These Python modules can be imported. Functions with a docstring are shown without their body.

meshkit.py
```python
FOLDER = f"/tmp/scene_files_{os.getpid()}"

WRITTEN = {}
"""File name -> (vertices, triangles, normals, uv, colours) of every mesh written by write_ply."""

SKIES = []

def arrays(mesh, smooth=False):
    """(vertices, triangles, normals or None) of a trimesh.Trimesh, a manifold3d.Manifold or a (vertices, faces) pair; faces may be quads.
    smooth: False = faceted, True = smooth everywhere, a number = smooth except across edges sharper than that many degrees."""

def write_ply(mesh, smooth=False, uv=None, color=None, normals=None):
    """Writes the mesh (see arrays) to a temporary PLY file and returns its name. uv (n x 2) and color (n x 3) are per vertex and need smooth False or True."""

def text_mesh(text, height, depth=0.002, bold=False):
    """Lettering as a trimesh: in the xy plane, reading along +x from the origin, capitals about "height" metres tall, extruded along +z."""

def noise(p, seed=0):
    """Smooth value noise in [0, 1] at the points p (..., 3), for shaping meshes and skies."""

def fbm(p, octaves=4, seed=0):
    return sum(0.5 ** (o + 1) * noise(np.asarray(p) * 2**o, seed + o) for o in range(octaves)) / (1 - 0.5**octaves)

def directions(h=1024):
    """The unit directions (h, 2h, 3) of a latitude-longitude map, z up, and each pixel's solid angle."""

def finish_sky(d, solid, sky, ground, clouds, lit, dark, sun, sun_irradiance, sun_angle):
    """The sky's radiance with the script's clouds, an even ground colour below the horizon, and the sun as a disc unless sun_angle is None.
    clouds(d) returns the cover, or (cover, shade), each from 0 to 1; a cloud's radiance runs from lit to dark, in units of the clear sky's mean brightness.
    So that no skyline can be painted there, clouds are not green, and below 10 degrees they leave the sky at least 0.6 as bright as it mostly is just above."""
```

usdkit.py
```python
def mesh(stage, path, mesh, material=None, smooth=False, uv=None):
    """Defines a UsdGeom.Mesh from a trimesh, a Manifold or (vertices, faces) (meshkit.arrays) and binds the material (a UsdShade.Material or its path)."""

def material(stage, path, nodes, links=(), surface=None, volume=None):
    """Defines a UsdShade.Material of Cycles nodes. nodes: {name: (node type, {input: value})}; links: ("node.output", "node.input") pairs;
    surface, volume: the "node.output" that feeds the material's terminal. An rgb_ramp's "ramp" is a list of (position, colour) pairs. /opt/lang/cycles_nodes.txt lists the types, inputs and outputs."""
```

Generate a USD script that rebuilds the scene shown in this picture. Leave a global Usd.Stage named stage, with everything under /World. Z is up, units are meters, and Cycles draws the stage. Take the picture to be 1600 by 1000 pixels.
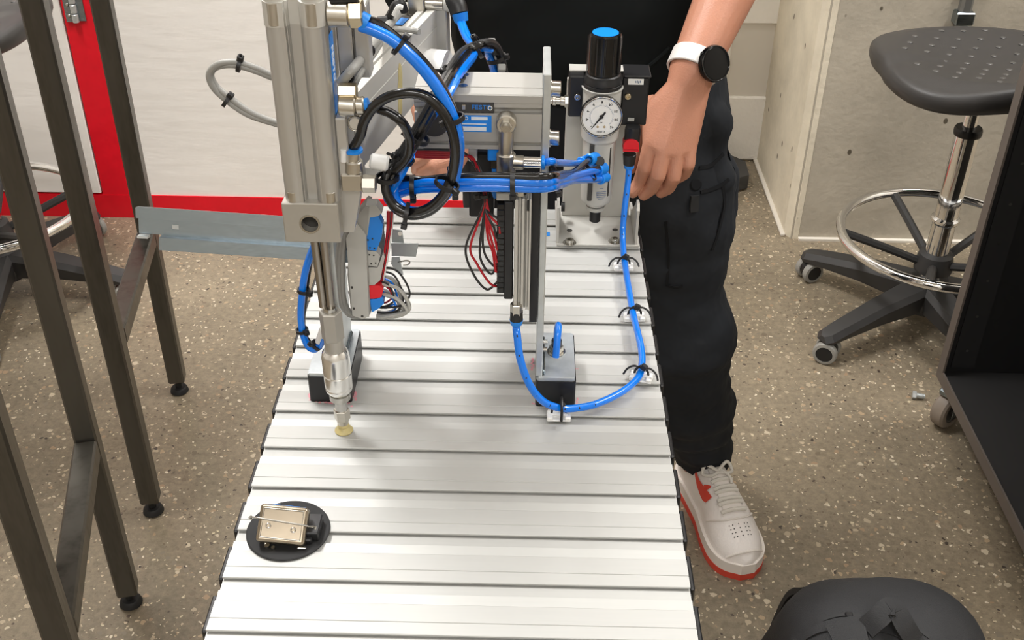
import math, random
import numpy as np, trimesh, manifold3d, usdkit, meshkit
from manifold3d import Manifold
from pxr import Usd, UsdGeom, UsdLux, UsdShade, Gf, Sdf
from shapely.geometry import Polygon, Point, box as sbox
from shapely.ops import unary_union

random.seed(7); np.random.seed(7)
stage = Usd.Stage.CreateInMemory()
UsdGeom.SetStageUpAxis(stage, 'Z'); UsdGeom.SetStageMetersPerUnit(stage, 1.0)
UsdGeom.Xform.Define(stage, '/World'); UsdGeom.Scope.Define(stage, '/World/Looks')
H = 0.78                                            # height of the board's upper face above the floor

# ---------------------------------------------------------------- camera
F, PITCH, YAW, ROLL = 1729.0, 0.5945, -0.0146, 0.0109
CAM = np.array([0.0482, -0.5246, 0.6255 + H])
_f = np.array([math.sin(YAW) * math.cos(PITCH), math.cos(YAW) * math.cos(PITCH), -math.sin(PITCH)])
_r0 = np.array([math.cos(YAW), -math.sin(YAW), 0.0]); _u0 = np.cross(_r0, _f)
_r = _r0 * math.cos(ROLL) + _u0 * math.sin(ROLL); _u = -_r0 * math.sin(ROLL) + _u0 * math.cos(ROLL)
cam = UsdGeom.Camera.Define(stage, '/World/camera')
m4 = np.eye(4); m4[0, :3], m4[1, :3], m4[2, :3], m4[3, :3] = _r, _u, -_f, CAM
cam.AddTransformOp().Set(Gf.Matrix4d(*m4.ravel().tolist()))
cam.CreateHorizontalApertureAttr(36.0); cam.CreateVerticalApertureAttr(22.5)
cam.CreateFocalLengthAttr(36.0 * F / 1600.0); cam.CreateClippingRangeAttr(Gf.Vec2f(0.02, 100))
cam.CreateFStopAttr(0.0)
cam.CreateExposureAttr(0.06)

# ---------------------------------------------------------------- light: ceiling fixtures and a little room fill
def rect_light(name, loc, w, h, power, color=(1, 0.99, 0.972)):
    l = UsdLux.RectLight.Define(stage, '/World/' + name)
    l.AddTranslateOp().Set(Gf.Vec3d(*loc)); l.CreateWidthAttr(w); l.CreateHeightAttr(h)
    l.CreateIntensityAttr(power); l.CreateColorAttr(Gf.Vec3f(*color)); l.CreateNormalizeAttr(False)
    return l
rect_light('ceiling_lamp_light', (-1.0, 1.05, 3.30), 0.40, 1.1, 60)
rect_light('ceiling_lamp_light_001', (2.1, 0.9, 3.30), 0.40, 1.8, 34)
rect_light('ceiling_lamp_light_002', (0.2, -2.2, 3.30), 2.4, 0.40, 20)
rect_light('ceiling_lamp_light_003', (0.5, 1.30, 3.30), 1.6, 0.30, 10)

# ---------------------------------------------------------------- helpers
def A(*p): return np.array(p, float)
def ray(px, py): return (px - 800) / F * _r - (py - 500) / F * _u + _f
def aty(px, py, y): d = ray(px, py); return CAM + d * (y - CAM[1]) / d[1]
def atz(px, py, z): d = ray(px, py); return CAM + d * (z - CAM[2]) / d[2]
def T(mesh, M): mesh = mesh.copy(); mesh.apply_transform(M); return mesh
def cat(*ms):
    out = []
    for m in ms:
        if m is None: continue
        out.extend(m) if isinstance(m, (list, tuple)) else out.append(m)
    return trimesh.util.concatenate(out)
def tm(man):
    m = man.to_mesh(); return trimesh.Trimesh(np.array(m.vert_properties[:, :3]), np.array(m.tri_verts), process=False)
def frame(o, z, x=None):
    """matrix whose z axis is z, origin o"""
    z = np.asarray(z, float); z = z / np.linalg.norm(z)
    if x is None: x = A(1, 0, 0) if abs(z[0]) < .9 else A(0, 1, 0)
    x = np.asarray(x, float); x = x - z * (x @ z); x /= np.linalg.norm(x); y = np.cross(z, x)
    M = np.eye(4); M[:3, 0], M[:3, 1], M[:3, 2], M[:3, 3] = x, y, z, o
    return M
def rotz(deg, about=(0, 0, 0)): return trimesh.transformations.rotation_matrix(math.radians(deg), [0, 0, 1], about)
def bx(x0, x1, y0, y1, z0, z1, c=0.0):
    """box, chamfered by c"""
    x0, x1 = sorted((x0, x1)); y0, y1 = sorted((y0, y1)); z0, z1 = sorted((z0, z1))
    if c <= 0:
        m = trimesh.creation.box((x1 - x0, y1 - y0, z1 - z0)); m.apply_translation(((x0 + x1) / 2, (y0 + y1) / 2, (z0 + z1) / 2)); return m
    c = min(c, .49 * (x1 - x0), .49 * (y1 - y0), .49 * (z1 - z0))
    pts = []
    for sx in (0, 1):
        for sy in (0, 1):
            for sz in (0, 1):
                X, Y, Z = (x0, x1)[sx], (y0, y1)[sy], (z0, z1)[sz]; a, b, d = c * (1 - 2 * sx), c * (1 - 2 * sy), c * (1 - 2 * sz)
                pts += [(X, Y + b, Z + d), (X + a, Y, Z + d), (X + a, Y + b, Z)]
    return trimesh.convex.convex_hull(np.array(pts))
def cyl(p0, p1, r, n=24, r1=None, c=0.0):
    """cylinder or cone from p0 to p1, end chamfer c"""
    p0, p1 = np.asarray(p0, float), np.asarray(p1, float); L = np.linalg.norm(p1 - p0); r1 = r if r1 is None else r1
    prof = [(0, 0), (max(r - c, 1e-5), 0), (r, c), (r1, L - c), (max(r1 - c, 1e-5), L), (0, L)] if c > 0 else [(0, 0), (r, 0), (r1, L), (0, L)]
    return T(lathe(prof, n), frame(p0, p1 - p0))
def lathe(prof, n=32):
    prof = np.array(prof, float); k = len(prof); a = np.arange(n) * 2 * np.pi / n
    v = np.stack([prof[:, None, 0] * np.cos(a), prof[:, None, 0] * np.sin(a), np.repeat(prof[:, 1:2], n, 1)], -1).reshape(-1, 3)
    i, j = np.meshgrid(np.arange(k - 1), np.arange(n), indexing='ij')
    q = np.stack([i * n + j, i * n + (j + 1) % n, (i + 1) * n + (j + 1) % n, (i + 1) * n + j], -1).reshape(-1, 4)
    m = trimesh.Trimesh(v, np.vstack([q[:, [0, 1, 2]], q[:, [0, 2, 3]]]), process=False); m.merge_vertices(); m.update_faces(m.nondegenerate_faces()); return m
def lat(prof, o, z, n=32): return T(lathe(prof, n), frame(o, z))
def hexp(p0, p1, r): return T(lathe([(0, 0), (r * .93, 0), (r, r * .08), (r, np.linalg.norm(np.subtract(p1, p0)) - r * .08), (r * .93, np.linalg.norm(np.subtract(p1, p0))), (0, np.linalg.norm(np.subtract(p1, p0)))], 6), frame(p0, np.subtract(p1, p0)))
def spline(pts, n=8, closed=False):
    p = np.array(pts, float)
    if len(p) == 2: return p
    P = np.vstack([p[-1], p, p[:2]]) if closed else np.vstack([2 * p[0] - p[1], p, 2 * p[-1] - p[-2]])
    out = []
    for i in range(1, len(P) - 2):
        a, b, c, d = P[i - 1], P[i], P[i + 1], P[i + 2]
        for t in np.arange(n) / n: out.append(.5 * ((2 * b) + (-a + c) * t + (2 * a - 5 * b + 4 * c - d) * t * t + (-a + 3 * b - 3 * c + d) * t ** 3))
    if not closed: out.append(P[-2])
    return np.array(out)
def tube(pts, r, sides=10, n=8, closed=False, smooth=True):
    p = spline(pts, n, closed) if smooth else np.array(pts, float)
    k = len(p); t = (np.roll(p, -1, 0) - np.roll(p, 1, 0)) if closed else np.gradient(p, axis=0)
    t /= np.linalg.norm(t, axis=1, keepdims=True) + 1e-12
    a = np.cross(t[0], A(0, 0, 1) if abs(t[0][2]) < .9 else A(1, 0, 0)); fr = []
    for i in range(k):
        a = a - t[i] * (a @ t[i]); a /= np.linalg.norm(a) + 1e-12; fr.append(a)
    a = np.array(fr); b = np.cross(t, a); ang = np.arange(sides) * 2 * np.pi / sides
    R = np.broadcast_to(np.asarray(r, float), (k,)) if np.ndim(r) == 0 else np.interp(np.linspace(0, 1, k), np.linspace(0, 1, len(r)), r)
    v = (p[:, None] + R[:, None, None] * (np.cos(ang)[None, :, None] * a[:, None] + np.sin(ang)[None, :, None] * b[:, None])).reshape(-1, 3)
    kk = k if closed else k - 1
    i, j = np.meshgrid(np.arange(kk), np.arange(sides), indexing='ij'); i2 = (i + 1) % k
    q = np.stack([i * sides + j, i * sides + (j + 1) % sides, i2 * sides + (j + 1) % sides, i2 * sides + j], -1).reshape(-1, 4)
    f = np.vstack([q[:, [0, 1, 2]], q[:, [0, 2, 3]]])
    if not closed:
        c0, c1 = len(v), len(v) + 1; v = np.vstack([v, p[:1], p[-1:]]); jj = np.arange(sides)
        f = np.vstack([f, np.stack([np.full(sides, c0), (jj + 1) % sides, jj], 1), np.stack([np.full(sides, c1), (k - 1) * sides + jj, (k - 1) * sides + (jj + 1) % sides], 1)])
    return trimesh.Trimesh(v, f, process=False)
def ribbon(pts, normals, w, th, n=8):
    """flat strap through pts: w wide along normals x tangent, th thick along normals"""
    p = spline(pts, n); nn = spline(normals, n); t = np.gradient(p, axis=0); t /= np.linalg.norm(t, axis=1, keepdims=True)
    nn = nn - t * (nn * t).sum(1, keepdims=True); nn /= np.linalg.norm(nn, axis=1, keepdims=True); s = np.cross(t, nn)
    v = np.stack([p - s * w / 2 - nn * th / 2, p + s * w / 2 - nn * th / 2, p + s * w / 2 + nn * th / 2, p - s * w / 2 + nn * th / 2], 1).reshape(-1, 3)
    k = len(p); i, j = np.meshgrid(np.arange(k - 1), np.arange(4), indexing='ij')
    q = np.stack([i * 4 + j, i * 4 + (j + 1) % 4, (i + 1) * 4 + (j + 1) % 4, (i + 1) * 4 + j], -1).reshape(-1, 4)
    f = np.vstack([q[:, [0, 1, 2]], q[:, [0, 2, 3]], [[0, 2, 1], [0, 3, 2]], [[4 * k - 4, 4 * k - 3, 4 * k - 2], [4 * k - 4, 4 * k - 2, 4 * k - 1]]])
    m = trimesh.Trimesh(v, f, process=False); trimesh.repair.fix_normals(m); return m
def torus(o, z, R, r, n=40, s=10):
    a = np.arange(n) * 2 * np.pi / n; M = frame(o, z)
    p = np.stack([R * np.cos(a), R * np.sin(a), 0 * a], 1) @ M[:3, :3].T + M[:3, 3]
    return tube(p, r, s, closed=True, smooth=False)
def ext(poly, h, M=None):
    """polygon extruded along +z by h, then placed by M"""
    if not hasattr(poly, 'geom_type'): poly = Polygon(poly)
    ps = list(poly.geoms) if hasattr(poly, 'geoms') else [poly]
    m = trimesh.util.concatenate([trimesh.creation.extrude_polygon(p, h, engine='earcut') for p in ps])
    return m if M is None else T(m, M)
def extY(poly, y0, y1):
    """polygon in (x, z) extruded from y0 to y1"""
    M = np.array([[1, 0, 0, 0], [0, 0, -1, y1], [0, 1, 0, 0], [0, 0, 0, 1.0]]); return ext(poly, y1 - y0, M)
def extX(poly, x0, x1):
    """polygon in (y, z) extruded from x0 to x1"""
    M = np.array([[0, 0, 1, x0], [1, 0, 0, 0], [0, 1, 0, 0], [0, 0, 0, 1.0]]); return ext(poly, x1 - x0, M)
def rrect(x0, x1, y0, y1, r): return sbox(x0 + r, y0 + r, x1 - r, y1 - r).buffer(r, quad_segs=4)
def text(s, h, o, x, n, depth=.0004, bold=False, center=True):
    """lettering centred at o, reading along x, facing n"""
    m = meshkit.text_mesh(s, h, depth, bold)
    if center: b = m.bounds; m.apply_translation((-(b[0][0] + b[1][0]) / 2, -(b[0][1] + b[1][1]) / 2, 0))
    return T(m, frame(o, n, x))
def hull(*sph):
    return Manifold.batch_hull([Manifold.sphere(r, 26).translate(tuple(map(float, p))) for p, r in sph])
def chain(pts, rs): return [hull((pts[i], rs[i]), (pts[i + 1], rs[i + 1])) for i in range(len(pts) - 1)]
def union(ms): 
    out = ms[0]
    for m in ms[1:]: out = out + m
    return out
def skin(man, L, it=12):
    m = tm(man.refine_to_length(L)); m.merge_vertices(); trimesh.smoothing.filter_taubin(m, lamb=.5, nu=.52, iterations=it); return m

_used = {}
def numbered(path):
    k = _used.get(path, 0); _used[path] = k + 1
    return path if k == 0 else '%s_%03d' % (path, k)
def tag(p, label=None, category=None, group=None, kind=None):
    p = p.GetPrim() if hasattr(p, 'GetPrim') else p
    for k, v in (('label', label), ('category', category), ('group', group), ('kind', kind)):
        if v: p.SetCustomDataByKey(k, v)
    return p
class Thing:
    def __init__(s, path, loc): s.path, s.loc = path, np.asarray(loc, float)
def thing(name, label, category, loc=(0, 0, 0), group=None, kind=None):
    path = numbered('/World/' + name); x = UsdGeom.Xform.Define(stage, path); x.AddTranslateOp().Set(Gf.Vec3d(*map(float, loc)))
    tag(x, label, category, group, kind); return Thing(path, loc)
def part(t, name, mesh, mat, label=None, kind=None, smooth=30):
    path = numbered(t.path + '/' + name); m = cat(mesh).copy(); m.apply_translation(-t.loc)
    p = usdkit.mesh(stage, path, m, MATS[mat], smooth=smooth); tag(p, label, kind=kind); return Thing(path, t.loc)
def solo(name, mesh, mat, label=None, category=None, group=None, kind=None, smooth=30):
    m = cat(mesh); loc = (m.bounds[0] + m.bounds[1]) / 2; loc[2] = m.bounds[0][2]
    path = numbered('/World/' + name); m = m.copy(); m.apply_translation(-loc)
    p = usdkit.mesh(stage, path, m, MATS[mat], smooth=smooth); p.AddTranslateOp().Set(Gf.Vec3d(*map(float, loc)))
    tag(p, label, category, group, kind); return Thing(path, loc)
def copy(src, name, label, category, loc, rz=0, group=None):
    path = numbered('/World/' + name); x = UsdGeom.Xform.Define(stage, path)
    p = x.GetPrim(); p.GetReferences().AddInternalReference(src.path); p.SetInstanceable(True)
    x.ClearXformOpOrder(); x.AddTranslateOp(opSuffix='put').Set(Gf.Vec3d(*map(float, loc))); x.AddRotateZOp().Set(float(rz))
    tag(p, label, category, group); return Thing(path, loc)

# ---------------------------------------------------------------- materials
MATS = {}
def lin(c):
    """sRGB 0-255 to linear"""
    c = np.array(c, float) / 255; return tuple(np.where(c <= .04045, c / 12.92, ((c + .055) / 1.055) ** 2.4))
def pm(name, rgb, rough=.5, metal=0., var=0., scale=30., stretch=(1, 1, 1), bump=0., bscale=None, rvar=0., **kw):
    """principled material; var: brightness variation by noise in world space; bump: height in metres"""
    c = np.array(lin(rgb)); n = {'p': ('principled_bsdf', dict(base_color=tuple(c), roughness=rough, metallic=metal, **kw))}; l = []
    if var or bump or rvar:
        n['g'] = ('geometry', {}); n['m'] = ('mapping', {'scale': stretch}); l.append(('g.position', 'm.vector'))
    if var or rvar:
        n['n'] = ('noise_texture', {'scale': scale, 'detail': 5.0, 'roughness': .6}); l.append(('m.vector', 'n.vector'))
    if var:
        n['r'] = ('rgb_ramp', {'ramp': [(.3, tuple(c * (1 - var))), (.7, tuple(np.minimum(c * (1 + var), 1)))]}); l += [('n.fac', 'r.fac'), ('r.color', 'p.base_color')]
    if rvar:
        n['rr'] = ('map_range', {'from_min': .3, 'from_max': .7, 'to_min': max(rough - rvar, .02), 'to_max': rough + rvar}); l += [('n.fac', 'rr.value'), ('rr.result', 'p.roughness')]
    if bump:
        n['bn'] = ('noise_texture', {'scale': bscale or scale, 'detail': 4.0}); n['b'] = ('bump', {'distance': bump, 'strength': 1.0})
        l += [('m.vector', 'bn.vector'), ('bn.fac', 'b.height'), ('b.normal', 'p.normal')]
    MATS[name] = usdkit.material(stage, '/World/Looks/' + name, n, l, surface='p.BSDF'); return MATS[name]

pm('alu_white', (181, 181, 178), .5, .28, var=.012, scale=14, stretch=(1.5, 30, 30))
pm('alu', (194, 193, 190), .36, .7, var=.04, scale=60, stretch=(1, 1, .15))
pm('alu_light', (196, 194, 188), .5, .3, var=.03, scale=30)
pm('alu_block', (176, 172, 164), .45, .5, var=.03, scale=80)
pm('alu_cylinder', (172, 170, 165), .5, .3, var=.03, scale=30)
pm('watch_black', (5, 5, 6), .12, specular_ior_level=.25)
pm('chrome', (235, 235, 235), .08, 1.0)
pm('polished', (238, 237, 234), .2, .95)
pm('rod_steel', (158, 152, 144), .28, 1.0)
pm('steel', (190, 188, 182), .22, 1.0, var=.06, scale=90)
pm('nickel', (198, 193, 183), .32, 1.0)
pm('zinc', (152, 163, 170), .24, 1.0, var=.07, scale=25, stretch=(.3, 1, 1), rvar=.06)
pm('zinc_plate', (178, 184, 188), .42, .55, var=.12, scale=55)
pm('zinc_pale', (196, 200, 200), .4, .6, var=.08, scale=60)
pm('black_plastic', (24, 24, 26), .42)
pm('black_rubber', (20, 20, 21), .6)
pm('black_gloss', (16, 16, 17), .14)
pm('black_matte', (30, 30, 31), .75)
pm('blue_hose', (6, 122, 236), .2, coat_weight=.4)
pm('blue_plastic', (20, 130, 226), .35)
pm('black_hose', (16, 16, 17), .2, coat_weight=.3)
pm('grey_cable', (150, 149, 145), .45)
pm('dark_cable', (42, 42, 43), .4)
pm('red_wire', (178, 20, 34), .4)
pm('red_plastic', (224, 22, 38), .3)
pm('white_plastic', (228, 228, 226), .4)
pm('clip_plastic', (242, 242, 240), .4)
pm('grey_plastic', (158, 156, 151), .5)
pm('light_grey_plastic', (182, 181, 176), .42)
pm('bowl_grey', (190, 189, 184), .38)
pm('dark_slot', (60, 58, 55), .5)
pm('dial_white', (240, 240, 236), .5)
pm('print_black', (25, 25, 25), .6)
pm('print_grey', (130, 140, 158), .6)
pm('print_white', (225, 232, 238), .5)
pm('print_blue', (40, 120, 200), .5)
pm('brass', (205, 190, 160), .3, 1.0)
pm('cup_rubber', (216, 200, 140), .45, transmission_weight=.3)
pm('pink_mark', (222, 150, 160), .6)
pm('raw_steel', (92, 89, 83), .36, .75, var=.14, scale=12, stretch=(2, 2, .4), rvar=.1)
pm('stool_plastic', (70, 68, 67), .45, var=.03, bump=.0004, bscale=900)
pm('seat_foam', (58, 56, 55), .45, bump=.0002, bscale=1200)
pm('seat_bump_highlight', (84, 82, 80), .3)  # lighter than the seat foam: highlights on the bumps put into the colour
pm('case_nickel', (158, 146, 128), .3, 1.0, var=.05, scale=80)
pm('stool_base', (56, 55, 55), .5)
pm('wheel_grey', (150, 148, 142), .5)
pm('wheel_beige', (140, 128, 116), .55)
pm('rack_black', (40, 39, 39), .55, var=.1, scale=5)
pm('rack_inner', (24, 24, 25), .6)
pm('rack_edge', (98, 90, 84), .5)
pm('skin', (188, 132, 107), .5, var=.05, scale=25, subsurface_weight=.12, subsurface_radius=(.01, .004, .002), bump=.0003, bscale=500)
pm('hair', (30, 24, 20), .5)
pm('tshirt', (15, 19, 20), .9, specular_ior_level=.25, var=.12, scale=6, bump=.004, bscale=9)
pm('trousers', (32, 35, 40), .85, specular_ior_level=.35, var=.22, scale=9, bump=.006, bscale=11)
pm('trousers_seam', (20, 21, 24), .9, specular_ior_level=.3)
pm('shoe_white', (242, 235, 230), .5, bump=.0004, bscale=300)
pm('shoe_sole', (214, 74, 56), .55)
pm('shoe_mid', (234, 226, 218), .55)
pm('lace', (224, 218, 208), .8)
pm('swoosh', (222, 62, 40), .4)
pm('strap_white', (222, 218, 214), .5)
pm('bag_black', (34, 34, 36), .7, var=.1, scale=10, bump=.0006, bscale=700)
pm('bag_strap', (26, 26, 28), .65, bump=.0005, bscale=900)
pm('red_paint', (230, 6, 34), .45, var=.06, scale=14, bump=.0015, bscale=30)
pm('block_paint', (246, 241, 232), .6, var=.02, scale=8, bump=.0015, bscale=120)
pm('mortar', (222, 215, 203), .7)
pm('ceiling_paint', (225, 222, 216), .8)
pm('far_paint', (215, 211, 204), .8)
pm('conduit', (150, 152, 152), .35, .8)
pm('lamp_body', (220, 220, 216), .5)
pm('white_paint', (247, 243, 238), .5, var=.015, scale=3, stretch=(1, 1, 4), bump=.0012, bscale=9)

def concrete(name, rgb):
    c = np.array(lin(rgb)); nodes = {'g': ('geometry', {}), 'p': ('principled_bsdf', {'roughness': .75}),
        'n': ('noise_texture', {'scale': 3.5, 'detail': 7.0, 'roughness': .65}), 'r': ('rgb_ramp', {'ramp': [(.25, tuple(c * .72)), (.55, tuple(c)), (.8, tuple(c * 1.22))]}),
        'v': ('voronoi_texture', {'scale': 17.0}), 'vr': ('rgb_ramp', {'ramp': [(0, (.25, .23, .2)), (.075, (.25, .23, .2)), (.1, (1, 1, 1)), (1, (1, 1, 1))]}),
        'mm': ('mapping', {'scale': (1, 1, .7)}), 'x': ('mix_color', {'blend_type': 'multiply', 'fac': 1.0}),
        'n2': ('noise_texture', {'scale': 60.0, 'detail': 5.0}), 'b': ('bump', {'distance': .002, 'strength': .6})}
    MATS[name] = usdkit.material(stage, '/World/Looks/' + name, nodes, [('g.position', 'n.vector'), ('g.position', 'mm.vector'), ('mm.vector', 'v.vector'), ('n.fac', 'r.fac'), ('v.distance', 'vr.fac'),
        ('r.color', 'x.a'), ('vr.color', 'x.b'), ('x.result', 'p.base_color'), ('g.position', 'n2.vector'), ('n2.fac', 'b.height'), ('b.normal', 'p.normal')], surface='p.BSDF')
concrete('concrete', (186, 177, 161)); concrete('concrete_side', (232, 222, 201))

def terrazzo(name):
    base = np.array(lin((135, 123, 104)))
    N = {'g': ('geometry', {}), 'p': ('principled_bsdf', {'roughness': .36}),
         'n': ('noise_texture', {'scale': 2.2, 'detail': 6.0, 'roughness': .6}), 'r': ('rgb_ramp', {'ramp': [(.3, tuple(base * .74)), (.7, tuple(base * 1.2))]}),
         'nf': ('noise_texture', {'scale': 75.0, 'detail': 6.0, 'roughness': .75}), 'rf': ('rgb_ramp', {'ramp': [(.25, (.62, .61, .59)), (.5, (1, 1, 1)), (.75, (1.4, 1.38, 1.34))]}),
         'x1': ('mix_color', {'blend_type': 'multiply', 'fac': 1.0}), 'dn': ('noise_texture', {'scale': 90.0, 'detail': 2.0}), 'dv': ('vector_math', {'math_type': 'multiply_add', 'vector2': (.012, .012, 0), })}
    L = [('g.position', 'dn.vector'), ('dn.color', 'dv.vector1'), ('g.position', 'dv.vector3'), ('g.position', 'n.vector'), ('n.fac', 'r.fac'), ('g.position', 'nf.vector'), ('nf.fac', 'rf.fac'), ('r.color', 'x1.a'), ('rf.color', 'x1.b')]
    last = 'x1.result'
    for k, (scale, size, share, cols) in enumerate((
            (80., .46, .45, [(178, 162, 138), (160, 136, 110), (196, 182, 158), (120, 107, 90), (172, 150, 122), (130, 120, 104)]),
            (95., .34, .80, [(72, 63, 55), (96, 85, 73), (84, 72, 62)]),
            (150., .42, .55, [(216, 204, 182), (190, 172, 146), (112, 98, 82), (204, 190, 160)]))):
        v, w, s, t, rc, mx = ('%s%d' % (q, k) for q in ('v', 'w', 's', 't', 'rc', 'mx'))
        N[v] = ('voronoi_texture', {'scale': scale, 'randomness': 1.0}); N[w] = ('separate_color', {})
        N[rc] = ('rgb_ramp', {'ramp': [(i / len(cols), lin(c)) for i, c in enumerate(cols)], 'interpolate': False})
        # chips: within a per-cell radius of the cell's centre, in a share of the cells
        N[s] = ('math', {'math_type': 'multiply', 'value2': size}); N[t] = ('math', {'math_type': 'less_than'}); N['k%d' % k] = ('math', {'math_type': 'subtract', 'value2': share}); N['h%d' % k] = ('math', {'math_type': 'multiply', 'value2': 1 / (1 - share)})
        N[mx] = ('mix_color', {})
        L += [('dv.vector', v + '.vector'), (v + '.color', w + '.color'), (w + '.r', 'k%d.value1' % k), ('k%d.value' % k, 'h%d.value1' % k), ('h%d.value' % k, s + '.value1'), (v + '.distance', t + '.value1'), (s + '.value', t + '.value2'),
              (w + '.g', rc + '.fac'), (t + '.value', mx + '.fac'), (last, mx + '.a'), (rc + '.color', mx + '.b')]
        last = mx + '.result'
    N['n3'] = ('noise_texture', {'scale': 5.0, 'detail': 5.0}); N['mr'] = ('map_range', {'from_min': .3, 'from_max': .7, 'to_min': .3, 'to_max': .5})
    L += [(last, 'p.base_color'), ('g.position', 'n3.vector'), ('n3.fac', 'mr.value'), ('mr.result', 'p.roughness')]
    MATS[name] = usdkit.material(stage, '/World/Looks/' + name, N, L, surface='p.BSDF')
terrazzo('terrazzo')

# ---------------------------------------------------------------- the room
RX0, RX1, RY0, RZ = -3.2, 3.4, -3.2, 3.4
def struct(name, mesh, mat, **k): return solo(name, mesh, mat, kind='structure', **k)
struct('floor', bx(RX0, RX1, RY0, 2.8, -.05, 0), 'terrazzo')
struct('ceiling', bx(RX0, RX1, RY0, 2.8, RZ, RZ + .05), 'ceiling_paint')
struct('wall_front', bx(RX0, RX1, RY0 - .05, RY0, 0, RZ), 'far_paint')
struct('wall_left', bx(RX0 - .05, RX0, RY0, 2.1, 0, RZ), 'far_paint')
WY = 2.0
struct('wall_back', [bx(-.972, .30, WY, WY + .10, .066, RZ), bx(.25, .30, WY + .1, 2.46, 0, RZ)], 'white_paint')
struct('trim_1', bx(-1.046, -.974, WY - .002, WY + .1, .066, RZ), 'red_paint')       # red upright between the door and the panel
struct('trim_2', bx(RX0, .30, WY - .003, WY + .1, 0, .066), 'red_paint')             # red band along the floor
d = thing('door_1', None, None, (-1.6, WY, 0), kind='structure')
part(d, 'door_panel', bx(-2.2, -1.05, WY - .004, WY + .03, .07, 2.3, .002), 'white_paint')
struct('wall_left_back', bx(RX0, -2.2, WY, WY + .1, .066, RZ), 'white_paint')
# block wall in the recess, each painted block with its joint
w = thing('wall_right', None, None, (.5, 2.45, 0), kind='structure')
part(w, 'mortar_bed', bx(.28, .76, 2.406, 2.5, 0, RZ), 'mortar')
for k in range(16):
    off = -.10 if k % 2 else .08
    for q in range(2):
        x0 = .30 + off + .4 * (q - 1) + .004
        a, b = max(x0, .302), min(x0 + .392, .745)
        if b - a > .03: part(w, 'block', bx(a, b, 2.397, 2.44, .2 * k + .004, .2 * k + .196, .004), 'block_paint')
# concrete pillar running on as a concrete wall
pw = thing('wall_pillar', None, None, (1.2, 1.95, 0), kind='structure')
part(pw, 'concrete_face', bx(.722, RX1, 1.95, 2.35, 0, RZ), 'concrete')
part(pw, 'concrete_side', ext([(.708, 1.972), (.708, 2.42), (.75, 2.42), (.75, 1.952), (.728, 1.952)], RZ - .001), 'concrete_side')
part(pw, 'chamfer', ext([(.707, 1.97), (.727, 1.949), (.74, 1.949), (.74, 1.97)], RZ - .002), 'concrete_side')
part(pw, 'grout_line', bx(.74, RX1, 1.938, 1.952, 0, .006), 'mortar')
part(pw, 'grout_line', bx(.698, .71, 1.96, 2.4, 0, .008, .002), 'mortar')
struct('wall_far_right', bx(RX1, RX1 + .05, RY0, 2.1, 0, RZ), 'far_paint')
c = thing('conduit', 'grey metal conduit running up the concrete wall behind the right stool', 'pipe', (1.02, 1.94, .55))
part(c, 'pipe', [bx(1.005, 1.032, 1.925, 1.951, .545, RZ, .006)], 'conduit'); part(c, 'clamp', bx(.998, 1.04, 1.921, 1.953, .57, .60, .003), 'zinc')
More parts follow.
